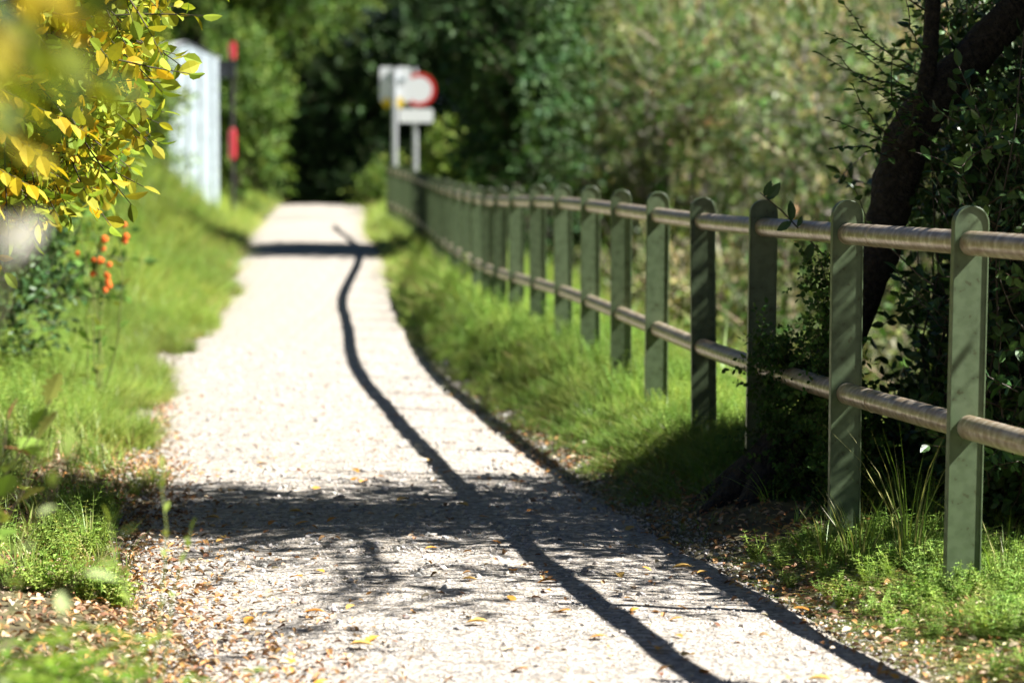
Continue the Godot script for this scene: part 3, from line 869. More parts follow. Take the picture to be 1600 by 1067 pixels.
func leaning_tree() -> void:
	var base := Vector3(1.10, soil(1.1, 10.75) - 0.02, -10.75)
	var o := thing("leaning_tree", base, "dark leaning tree trunk with forked limbs standing at the railing", "tree")
	var g := Geo.new()
	var pts := []; var rad := []
	var raw := [[1.04, -0.15, 10.72, 0.20], [1.05, 0.02, 10.72, 0.185], [1.10, 0.16, 10.76, 0.15], [1.17, 0.34, 10.84, 0.115], [1.24, 0.58, 10.9, 0.098], [1.33, 0.80, 10.92, 0.094], [1.41, 1.0, 10.92, 0.092], [1.46, 1.22, 10.92, 0.098], [1.51, 1.42, 10.9, 0.105], [1.60, 1.58, 10.82, 0.095], [1.76, 1.76, 10.8, 0.088], [1.94, 1.96, 10.78, 0.085], [2.12, 2.3, 10.76, 0.08], [2.22, 2.8, 10.75, 0.07], [2.28, 3.3, 10.75, 0.05], [2.3, 3.8, 10.75, 0.03]]
	for i in raw.size() - 1:
		for k in 4:
			var t := k / 4.0
			pts.append(Vector3(lerpf(raw[i][0], raw[i + 1][0], t), lerpf(raw[i][1], raw[i + 1][1], t), -lerpf(raw[i][2], raw[i + 1][2], t)) - base + rdir() * 0.006)
			rad.append(lerpf(raw[i][3], raw[i + 1][3], t) * (1.0 if i < 2 else 0.84))
	g.tube(pts, rad, 22, Color.WHITE, 0.07)
	part("trunk", g.mesh(M.bark), o)
	for r in [[-0.24, 0.10, 0.05], [-0.16, 0.22, 0.045], [0.2, 0.18, 0.05], [0.05, 0.26, 0.04], [-0.26, -0.12, 0.04]]:
		var rt := Geo.new()
		var e := Vector3(1.05 + r[0] - base.x, 0, r[1])
		rt.tube([Vector3(-0.05, 0.22, 0.02), Vector3(e.x * 0.5 - 0.03, 0.11, e.z * 0.5), Vector3(e.x, 0.0, e.z), Vector3(e.x * 1.4, -0.10, e.z * 1.4)], [r[2] * 1.5, r[2] * 1.2, r[2], r[2] * 0.6], 9, Color.WHITE, 0.1)
		part("root", rt.mesh(M.bark), o)
	var st := Geo.new()
	st.tube([Vector3(1.50, 1.40, -10.82) - base, Vector3(1.555, 1.56, -10.78) - base, Vector3(1.575, 1.75, -10.75) - base, Vector3(1.585, 2.0, -10.74) - base, Vector3(1.55, 2.5, -10.7) - base, Vector3(1.5, 3.1, -10.6) - base], [0.045, 0.036, 0.031, 0.03, 0.026, 0.015], 14, Color.WHITE, 0.06)
	part("limb", st.mesh(M.bark), o)
	# limbs and leaves of the crown above
	var l := Geo.new()
	var many := [Many.new(), Many.new(), Many.new()]
	var starts := [Vector3(2.12, 2.3, -10.76), Vector3(2.22, 2.8, -10.75), Vector3(2.28, 3.3, -10.75), Vector3(1.56, 2.4, -10.7), Vector3(1.52, 2.9, -10.65)]
	for i in 54:
		var s: Vector3 = starts[i % 5]
		var e := Vector3(rnd(1.35, 3.3), rnd(2.35, 5.1), -rnd(9.1, 11.75))
		var tw := side_branch(l, s - base, e - base, 0.022, 0.006, Color(0.05, 0.042, 0.032), 0.1, 7, 5)
		for k in 36:
			var p: Vector3 = tw[rng.randi_range(2, 7)] + rdir() * rnd(0.05, 0.34)
			if p.y + base.y < 2.12: continue
			many[rng.randi() % 3].put(Transform3D(facing(rdir() + Vector3(0, 0.2, 0), rdir()).scaled(Vector3.ONE * rnd(0.8, 1.4)), p), tone(Color(1, 1, 1), 0.3))
	# thin outer twigs reaching towards the first posts
	for e in [Vector3(1.9, 2.55, -7.75), Vector3(2.2, 2.9, -8.05), Vector3(1.7, 2.35, -7.45), Vector3(2.5, 3.0, -8.4), Vector3(2.1, 2.5, -8.7), Vector3(1.8, 2.6, -8.95)]:
		var tq := side_branch(l, Vector3(2.2, 2.8, -10.0) - base, e - base, 0.012, 0.004, Color(0.05, 0.042, 0.032), 0.08, 7, 5)
		for k in 9:
			many[rng.randi() % 3].put(Transform3D(facing(rdir() + Vector3(-0.4, -0.2, 0), rdir()).scaled(Vector3.ONE * rnd(0.8, 1.2)), tq[rng.randi_range(4, 7)] + rdir() * rnd(0.0, 0.12)), tone(Color(1, 1, 1), 0.3))
	part("limbs", l.mesh(M.twig), o)
	for i in 3: scatter("crown", many[i], lib.near_dark[i], o)
	# leafy side twigs hanging over the view to the left of the trunk, leaf by leaf
	var t := Geo.new()
	var hw := [lobed_leaf(0.042, Color(0.07, 0.15, 0.03), M.leaf), lobed_leaf(0.040, Color(0.09, 0.18, 0.035), M.leaf), lobed_leaf(0.036, Color(0.05, 0.11, 0.025), M.leaf)]
	var ov := [one_leaf(0.05, 0.026, 0.2, 0.15, Color(0.06, 0.13, 0.025), M.leaf), one_leaf(0.045, 0.024, 0.3, 0.25, Color(0.045, 0.10, 0.02), M.leaf)]
	var tw := Color(0.055, 0.045, 0.035)
	var q := func(px: float, py: float, d: float) -> Vector3: return Vector3(px, py, -d) - base
	for a in [
		[1.56, 1.66, 10.75, 1.16, 1.82, 10.55, 20, 0], [1.53, 1.56, 10.7, 1.20, 1.72, 10.4, 18, 0], [1.50, 1.50, 10.7, 1.32, 1.60, 10.35, 14, 0], [1.48, 1.46, 10.7, 1.38, 1.76, 10.3, 14, 0], [1.52, 1.6, 10.7, 1.30, 1.75, 10.6, 14, 0],
		[1.46, 1.38, 10.7, 1.16, 1.50, 10.45, 11, 1], [1.44, 1.34, 10.72, 1.18, 1.39, 10.4, 12, 1], [1.56, 1.9, 10.7, 1.28, 2.02, 10.5, 14, 0], [1.55, 1.75, 10.7, 1.42, 1.98, 10.3, 12, 0],
		[1.47, 1.45, 10.7, 1.44, 1.62, 10.3, 12, 0], [1.5, 1.62, 10.7, 1.13, 1.74, 10.5, 20, 0], [1.5, 1.7, 10.7, 1.22, 1.92, 10.5, 16, 0], [1.46, 1.4, 10.7, 1.25, 1.62, 10.45, 14, 0], [1.5, 1.5, 10.7, 1.6, 1.42, 10.3, 10, 0],
	]:
		leafy_twig(o, t, q.call(a[0], a[1], a[2]), q.call(a[3], a[4], a[5]), 0.004, int(a[6] * 1.3), hw if a[7] == 0 else ov, tw, 0.15, 0.08)

func dark_bush() -> void:
	var base := Vector3(1.9, soil(1.9, 10.9), -10.9)
	var o := thing("dark_leaved_bush", base, "dark glossy-leaved bush filling the right edge behind the nearest posts", "bush")
	var g := Geo.new()
	var many := [Many.new(), Many.new(), Many.new()]
	var wood := Color(0.07, 0.058, 0.047)
	# stems with sprigs: dense low and to the right, open where light shows through beside the trunk
	for i in 290:
		var e := Vector3(rnd(1.35, 3.3), rnd(0.12, 2.6), -rnd(9.7, 12.1))
		if i > 120: e = Vector3(rnd(1.7, 3.2), rnd(0.3, 2.45), -rnd(9.9, 12.2))
		var s := Vector3(lerpf(1.9, e.x, 0.45) + rnd(-0.2, 0.2), base.y - 0.05, -10.9 + rnd(-0.3, 0.3))
		if e.y > 0.8 and e.x * 10.8 / -e.z < 1.55: continue
		var tw := side_branch(g, s - base, e - base, 0.006, 0.002, wood, 0.16, 7, 4)
		for k in 30:
			var p: Vector3 = tw[rng.randi_range(2, 7)] + rdir() * rnd(0.02, 0.26)
			var w := p + base
			var gx := (w.x + 0.0) * 10.8 / -w.z
			if gx > 1.36 and gx < 1.70 and w.y > 0.42 and w.y < 1.02 and rng.randf() < 0.86: continue
			if gx < 1.26 and w.y > 0.5: continue
			if gx < 1.62 and w.y > 1.35 and rng.randf() < 0.6: continue
			if w.y < base.y + 0.03: continue
			# the trunk stands clear of the foliage
			if -w.z < 11.0 and w.y > 0.3 and absf(gx - along(TRUNK_X, w.y)) < (0.19 if w.y < 0.9 else 0.25) and rng.randf() < 0.95: continue
			# clear of the railing
			if w.x < along(FENCE_X, -w.z) + 0.12: continue
			many[rng.randi() % 3].put(Transform3D(facing(rdir() + Vector3(-0.2, 0.2, 0.2), rdir()).scaled(Vector3.ONE * rnd(0.7, 1.25)), p), tone(Color(1, 1, 1), 0.35))
	for i in 21:
		var e2 := Vector3(rnd(1.95, 2.9), rnd(1.35, 2.7), -rnd(7.9, 9.9))
		var s2 := Vector3(rnd(2.3, 2.7), base.y - 0.05, -10.0 + rnd(-0.3, 0.2))
		var tw2 := side_branch(g, s2 - base, e2 - base, 0.008, 0.003, wood, 0.12, 7, 4)
		for k in 15:
			var p2: Vector3 = tw2[rng.randi_range(4, 7)] + rdir() * rnd(0.02, 0.22)
			if (p2.x + base.x) / -(p2.z + base.z) < 0.20: continue
			many[rng.randi() % 3].put(Transform3D(facing(rdir() + Vector3(-0.2, 0.2, 0.2), rdir()).scaled(Vector3.ONE * rnd(0.8, 1.3)), p2), tone(Color(1, 1, 1), 0.35))
	for i in 3: scatter("foliage", many[i], lib.near_dark[i], o)
	# nearest shoots, leaf by leaf
	var lv := [one_leaf(0.058, 0.027, 0.25, 0.15, Color(0.05, 0.105, 0.034), M.gloss), one_leaf(0.05, 0.025, 0.35, 0.3, Color(0.062, 0.125, 0.038), M.gloss), one_leaf(0.064, 0.030, 0.15, 0.1, Color(0.045, 0.092, 0.032), M.gloss)]
	for i in 16:
		var a := Vector3(rnd(1.45, 2.2), rnd(0.45, 1.3), -rnd(9.9, 10.5))
		var b := a + Vector3(rnd(-0.3, 0.2), rnd(0.0, 0.35), rnd(-0.05, 0.25))
		leafy_twig(o, g, a - base, b - base, 0.0035, 9, lv, wood, 0.1, 0.12)
	# the shoot that pokes over the rail between the dark post and its neighbour
	var tip := Vector3(0.885, 1.232, -10.15)
	var root := Vector3(1.30, 0.84, -10.45)
	var pts := [root - base, Vector3(1.165, 0.965, -10.3) - base, Vector3(1.04, 1.09, -10.18) - base, Vector3(0.96, 1.17, -10.15) - base, tip - base]
	g.tube(pts, [0.0045, 0.004, 0.0035, 0.003, 0.002], 6, wood)
	for a in [[0.900, 1.218, 0.35, 0.75, 1.0], [0.912, 1.205, 0.55, 0.75, 1.25], [0.905, 1.212, 0.9, 0.35, 0.6], [1.00, 1.13, -0.05, 1.0, 1.2], [1.00, 1.13, -0.9, -0.55, 1.0], [1.075, 1.055, -0.35, -0.95, 1.3], [1.02, 1.11, 0.4, 0.9, 0.7]]:
		part("leaf", lv[2], o, Transform3D(facing(Vector3(a[2], a[3], 0.15), Vector3(0.4, 0.3, 1)).scaled(Vector3.ONE * a[4]), Vector3(a[0], a[1], -10.16) - base))
	part("branches", g.mesh(M.twig), o)

func ivy() -> void:
	var base := Vector3(1.12, soil(1.12, 10.3), -10.3)
	var o := thing("climbing_ivy", base, "small-leaved creeper climbing the post and bottom rail by the tree foot", "creeper")
	var g := Geo.new()
	var many := [Many.new(), Many.new()]
	var wood := Color(0.07, 0.055, 0.045)
	for line in [[1.13, 0.12, 1.09, 1.0, 10.05, 0.045, 150], [1.20, 0.1, 1.10, 0.75, 10.2, 0.07, 200], [0.98, 0.1, 0.99, 0.62, 10.7, 0.09, 240], [1.15, 0.3, 0.98, 0.66, 10.45, 0.08, 160], [1.3, 0.3, 1.12, 0.58, 10.4, 0.08, 160], [1.05, 0.05, 1.2, 0.4, 10.55, 0.13, 260]]:
		var a := Vector3(line[0], line[1], -line[4]) - base
		var b := Vector3(line[2], line[3], -line[4]) - base
		var pts := side_branch(g, a, b, 0.006, 0.002, wood, 0.08, 8, 4)
		for i in line[6]:
			var t := rng.randf() * 7.999
			var p: Vector3 = pts[int(t)].lerp(pts[int(t) + 1], fposmod(t, 1.0)) + rdir() * line[5] * rnd(0.2, 1.3)
			many[rng.randi() % 2].put(Transform3D(facing(rdir() + Vector3(0, -0.1, 0.4), rdir()).scaled(Vector3.ONE * rnd(0.5, 0.95)), p), tone(Color(1, 1, 1), 0.3))
	part("stems", g.mesh(M.twig), o)
	for i in 2: scatter("foliage", many[i], lib.small[i], o)

# ---------------------------------------------------------------- left of the path
func left_side() -> void:
	yellow_tree()
	blurred_sapling()
	var wood := Color(0.07, 0.055, 0.045)
	# shaded shrub behind the verge with orange lantern fruit in front
	bush("shaded_shrub", "dark shaded shrub under the yellow boughs behind the grass verge", "shrub", wpos(-3.2, 16.0), Vector3(0.6, 0.85, 0.6), 9, 520, lib.near_dark, Color(1, 1, 1), wood, "", 0.0, 0.02)
	bush("shaded_shrub", "dark shrub with yellowing leaves further back behind the orange fruits", "shrub", wpos(-4.2, 21), Vector3(0.9, 1.8, 0.9), 10, 900, lib.mid, Color(1.0, 1.0, 0.9), wood, "", 0.0, 0.03)
	bush("verge_bush", "green bush in the tall verge before the pale cabin", "bush", wpos(-5.7, 33), Vector3(0.9, 1.5, 0.9), 9, 700, lib.mid + lib.bright, Color(0.9, 1, 0.85), wood, "", 0.0, 0.03)
	bush("verge_bush", "yellow-green bush behind the yellow boughs beside the cabin", "bush", wpos(-4.9, 26), Vector3(0.55, 2.6, 0.7), 10, 420, lib.bright, Color(1.25, 1.15, 0.7), wood, "", 0.5, 0.03)
	lantern_plant()
	oak_sapling()
	for a in [[-0.80, 6.05, 0.66, "pale green weed with small paired leaves rising at the path edge"], [-1.02, 5.2, 0.62, "blurred pale weed stem low at the bottom left corner"]]:
		weed(a[0], a[1], a[2], a[3])

func yellow_tree() -> void:
	var base := wpos(-2.95, 9.2)
	var o := thing("yellow_leaved_tree", base, "tree with drooping sprays of yellow and green autumn leaves at the left edge", "tree")
	var tr := Geo.new()
	tr.tube([Vector3(0, -0.3, 0), Vector3(0.02, 0.5, 0), Vector3(0.1, 1.2, 0.05), Vector3(0.15, 2.0, 0.0), Vector3(0.3, 2.9, 0)], [0.10, 0.08, 0.07, 0.06, 0.04], 12, Color.WHITE, 0.07)
	part("trunk", tr.mesh(M.bark), o)
	var g := Geo.new()
	var wood := Color(0.06, 0.05, 0.04)
	var yl := []
	for c in [Color(0.58, 0.37, 0.015), Color(0.54, 0.40, 0.02), Color(0.48, 0.40, 0.03)]: yl.append(one_leaf(0.068, 0.042, 0.2, 0.2, c, M.yellow))
	var gl := []
	for c in [Color(0.31, 0.35, 0.03), Color(0.23, 0.31, 0.03), Color(0.39, 0.37, 0.03)]: gl.append(one_leaf(0.064, 0.040, 0.2, 0.2, c, M.yellow))
	var dl := []
	for c in [Color(0.06, 0.12, 0.025), Color(0.09, 0.16, 0.03)]: dl.append(one_leaf(0.052, 0.032, 0.22, 0.2, c, M.leaf))
	# boughs from the trunk, then sprays hanging from them: start, end, leaves, palette (0 yellow, 1 yellow-green, 2 green)
	var top := Vector3(-2.7, 1.9, -9.1)
	for e in [Vector3(-1.6, 1.72, -8.4), Vector3(-1.45, 1.85, -8.7), Vector3(-1.85, 1.55, -8.2), Vector3(-1.95, 1.75, -8.0), Vector3(-1.45, 1.98, -9.4)]:
		side_branch(g, top - base, e - base, 0.018, 0.006, wood, 0.06)
	for a in [
		[-1.62, 1.42, 8.4, -1.28, 1.22, 8.3, 15, 0], [-1.60, 1.38, 8.2, -1.38, 1.12, 8.1, 13, 0], [-1.72, 1.36, 8.3, -1.45, 1.17, 8.3, 13, 0], [-1.50, 1.50, 8.5, -1.12, 1.32, 8.5, 15, 0], [-1.55, 1.45, 8.6, -1.20, 1.26, 8.6, 14, 0],
		[-1.45, 1.58, 8.6, -1.06, 1.43, 8.7, 15, 0], [-1.50, 1.62, 8.4, -1.18, 1.45, 8.3, 14, 1], [-1.45, 1.70, 8.7, -1.02, 1.56, 8.9, 15, 1], [-1.4, 1.78, 8.8, -1.0, 1.68, 9.1, 14, 1], [-1.62, 1.62, 8.3, -1.35, 1.45, 8.2, 12, 1],
		[-1.65, 1.52, 8.2, -1.40, 1.36, 8.1, 12, 1], [-1.85, 1.45, 8.2, -1.55, 1.28, 8.2, 12, 0], [-1.38, 1.86, 9.0, -1.02, 1.80, 9.3, 12, 1], [-1.8, 1.62, 8.1, -1.52, 1.55, 8.0, 12, 2], [-1.75, 1.74, 8.1, -1.38, 1.66, 8.1, 13, 2],
		[-1.9, 1.42, 8.0, -1.58, 1.36, 7.9, 12, 2], [-1.7, 1.80, 8.2, -1.3, 1.78, 8.3, 12, 2], [-1.5, 1.55, 9.0, -1.15, 1.38, 9.1, 12, 0], [-1.45, 1.48, 9.3, -1.10, 1.30, 9.3, 12, 1], [-1.85, 1.34, 8.4, -1.52, 1.14, 8.4, 12, 0],
	]:
		leafy_twig(o, g, Vector3(a[0] - 0.16, a[1], -a[2]) - base, Vector3(minf(a[3] - 0.24, -1.30), a[4], -a[5]) - base, 0.0022, a[6], [yl, gl, dl][a[7]], wood, 0.35, 0.08)
		side_branch(g, Vector3(a[0] - 0.41, a[1] + 0.12, -a[2] - 0.1) - base, Vector3(a[0] - 0.16, a[1], -a[2]) - base, 0.006, 0.0035, wood)
	part("branches", g.mesh(M.twig), o)
	# the rest of the crown behind and above
	var many := [Many.new(), Many.new(), Many.new()]
	for i in 2900:
		var d := rnd(8.9, 14.0)
		var x := rnd(-3.4, -0.172 * d + 0.24)
		var y := rnd(1.25, 3.4)
		if i > 1000:
			y = rnd(1.34, 2.2)
			x = rnd(-0.20 * d, -0.172 * d + 0.20 + 0.14 * smoothstep(1.6, 1.95, y))
		if y < 1.46 + (x + 0.15 * d) * 0.55: continue
		many[rng.randi() % 3].put(Transform3D(facing(Vector3(0.5, -0.3, 0.2) + rdir() * 0.6, rdir()).scaled(Vector3.ONE * rnd(0.8, 1.3)), Vector3(x, y, -d) - base), tone(Color(1, 1, 1), 0.3))
	for i in 3: scatter("crown", many[i], lib.yellow[i], o)

func blurred_sapling() -> void:
	var base := wpos(-1.05, 2.6)
	var o := thing("sapling", base, "large out-of-focus yellow-green leaves hanging in the top left corner", "sapling")
	var g := Geo.new()
	var wood := Color(0.08, 0.06, 0.045)
	g.tube([Vector3(0, -0.2, 0), Vector3(0.05, 0.6, 0), Vector3(0.12, 1.2, 0), Vector3(0.3, 1.62, 0)], [0.02, 0.017, 0.014, 0.01], 8, wood)
	var lv := []
	for c in [Color(0.26, 0.22, 0.012), Color(0.13, 0.16, 0.012), Color(0.05, 0.08, 0.012), Color(0.30, 0.23, 0.012), Color(0.08, 0.12, 0.012)]: lv.append(one_leaf(0.062, 0.036, 0.2, 0.15, c, M.yellow))
	for a in [[-0.72, 1.56, 2.6, -0.42, 1.40, 2.55, 8], [-0.72, 1.52, 2.7, -0.46, 1.36, 2.6, 7], [-0.70, 1.60, 2.6, -0.36, 1.46, 2.7, 9], [-0.62, 1.58, 2.9, -0.43, 1.47, 2.9, 7], [-0.66, 1.50, 2.5, -0.40, 1.41, 2.4, 9], [-0.62, 1.55, 3.2, -0.47, 1.42, 3.2, 9], [-0.64, 1.46, 2.8, -0.48, 1.38, 2.8, 8], [-0.60, 1.54, 2.4, -0.34, 1.49, 2.5, 9], [-0.62, 1.50, 2.6, -0.38, 1.43, 2.6, 10], [-0.64, 1.44, 2.5, -0.42, 1.37, 2.5, 8], [-0.6, 1.5, 2.9, -0.42, 1.42, 2.9, 10]]:
		leafy_twig(o, g, Vector3(a[0], a[1], -a[2]) - base, Vector3(a[3], a[4], -a[5]) - base, 0.003, a[6], lv, wood, 0.5, 0.08)
	part("stem", g.mesh(M.twig), o)
	var pale := thing("pale_leaf_stem", wpos(-0.62, 2.3), "very blurred whitish seed head at the left edge under the yellow leaves", "plant")
	var b2 := pale.position
	var s := Geo.new()
	s.tube([Vector3(0, -0.1, 0), Vector3(0.06, 0.6, 0), Vector3(0.17, 1.05, 0), Vector3(-0.40 - b2.x, 1.275 - b2.y, 0)], [0.005, 0.004, 0.003, 0.002], 6, Color(0.2, 0.2, 0.1))
	part("stem", s.mesh(M.twig), pale)
	for i in 14:
		part("seed_tuft", lvpale(), pale, Transform3D(facing(rdir(), rdir()).scaled(Vector3.ONE * 0.5), Vector3(-0.40 - b2.x, 1.275 - b2.y, 0)))

var pale_mesh: ArrayMesh
func lvpale() -> ArrayMesh:
	if pale_mesh == null: pale_mesh = one_leaf(0.05, 0.02, 0.2, 0.2, Color(0.55, 0.53, 0.48), M.leaf)
	return pale_mesh

func lantern_plant() -> void:
	var base := wpos(-2.27, 15.6)
	var o := thing("orange_lantern_plant", base, "plant with orange papery fruits standing in the left verge", "plant")
	var g := Geo.new()
	var husk := Geo.new()
	var n := 7
	for i in n:
		var a := TAU * i / n; var b := TAU * (i + 1) / n
		var pa := Vector3(cos(a), 0, sin(a)); var pb := Vector3(cos(b), 0, sin(b))
		var col := Color(0.72, 0.14, 0.015)
		var lv := [[0.0, 0.004], [-0.012, 0.019], [-0.03, 0.022], [-0.05, 0.0]]
		for k in 3:
			var u: Array = lv[k]; var w: Array = lv[k + 1]
			husk.quad_to(pa * u[1] + Vector3(0, u[0], 0), pb * u[1] + Vector3(0, u[0], 0), pb * w[1] + Vector3(0, w[0], 0), pa * w[1] + Vector3(0, w[0], 0), pa + pb, col)
	var hm := husk.mesh(M.orange)
	var lf := [one_leaf(0.075, 0.045, 0.2, 0.2, Color(0.10, 0.18, 0.03), M.leaf), one_leaf(0.07, 0.04, 0.2, 0.2, Color(0.2, 0.24, 0.04), M.leaf)]
	for s in 6:
		var e := Vector3(rnd(-0.13, 0.16), rnd(0.86, 1.1), rnd(-0.2, 0.25))
		leafy_twig(o, g, Vector3(rnd(-0.05, 0.05), -0.05, rnd(-0.05, 0.05)), e, 0.005, 9, lf, Color(0.14, 0.16, 0.04), 0.1)
		for k in 3:
			var t := rnd(0.72, 1.0)
			part("fruit", hm, o, Transform3D(Basis(Vector3.UP, rnd(0, 6)).scaled(Vector3.ONE * rnd(0.65, 1.05)), e * t + Vector3(rnd(-0.04, 0.07), -0.01, rnd(0.0, 0.08))))

func oak_sapling() -> void:
	var base := wpos(-1.33, 6.7)
	var o := thing("oak_seedling", base, "young oak with lobed green and brown leaves at the left edge of the path", "seedling")
	var g := Geo.new()
	var wood := Color(0.10, 0.075, 0.05)
	var lv := [lobed_leaf(0.085, Color(0.16, 0.24, 0.04), M.leaf), lobed_leaf(0.08, Color(0.11, 0.19, 0.03), M.leaf), lobed_leaf(0.078, Color(0.22, 0.25, 0.05), M.leaf)]
	var br := [lobed_leaf(0.08, Color(0.20, 0.075, 0.03), M.litter)]
	leafy_twig(o, g, Vector3(0, -0.05, 0), Vector3(0.24, 0.70, 0), 0.004, 12, lv, wood, 0.15)
	leafy_twig(o, g, Vector3(0.03, 0.3, 0), Vector3(0.22, 0.62, 0.05), 0.004, 8, lv, wood, 0.2)
	leafy_twig(o, g, Vector3(0.03, 0.35, 0), Vector3(0.16, 0.68, 0.1), 0.003, 5, br, wood, 0.8)
	leafy_twig(o, g, Vector3(0, 0.25, 0), Vector3(-0.18, 0.6, 0.1), 0.004, 7, lv, wood, 0.2)
	leafy_twig(o, g, Vector3(0.02, 0.2, 0), Vector3(0.16, 0.5, 0.2), 0.004, 8, lv, wood, 0.3)
	leafy_twig(o, g, Vector3(0.0, 0.3, 0), Vector3(-0.05, 0.66, 0.25), 0.004, 7, lv, wood, 0.3)
	# a second one nearer the camera, well out of focus
	base = wpos(-0.92, 4.6)
	o = thing("oak_seedling", base, "blurred pale-leaved seedling in front of the young oak at the left edge", "seedling")
	g = Geo.new()
	var pl := [one_leaf(0.075, 0.028, 0.15, 0.2, Color(0.30, 0.36, 0.16), M.leaf), one_leaf(0.07, 0.026, 0.15, 0.2, Color(0.20, 0.28, 0.06), M.leaf)]
	leafy_twig(o, g, Vector3(0, -0.05, 0), Vector3(0.20, 0.80, 0), 0.003, 14, pl, wood, 0.3)
	leafy_twig(o, g, Vector3(0.06, 0.4, 0), Vector3(0.28, 0.66, 0.05), 0.004, 8, pl, wood, 0.5)
	leafy_twig(o, g, Vector3(0.04, 0.3, 0), Vector3(0.12, 0.72, 0.2), 0.004, 9, pl, wood, 0.5)

func weed(x: float, d: float, h: float, label: String) -> void:
	var base := wpos(x, d)
	var o := thing("tall_weed", base, label, "weed")
	var g := Geo.new()
	var lv := [one_leaf(0.042, 0.015, 0.15, 0.25, Color(0.24, 0.32, 0.06), M.leaf), one_leaf(0.036, 0.014, 0.15, 0.25, Color(0.30, 0.34, 0.09), M.leaf)]
	for e in [Vector3(0.05, h, 0), Vector3(-0.06, h * 0.85, 0.04), Vector3(0.11, h * 0.8, -0.03)]:
		leafy_twig(o, g, Vector3(rnd(-0.02, 0.02), -0.05, 0), e, 0.003, 12, lv, Color(0.18, 0.22, 0.06), 0.0)

# ---------------------------------------------------------------- grass, gravel, fallen leaves
func spin(lean := 0.15) -> Basis:
	return Basis(Vector3.UP, rnd(0, TAU)) * Basis(Vector3(1, 0, 0), rnd(-lean, lean))

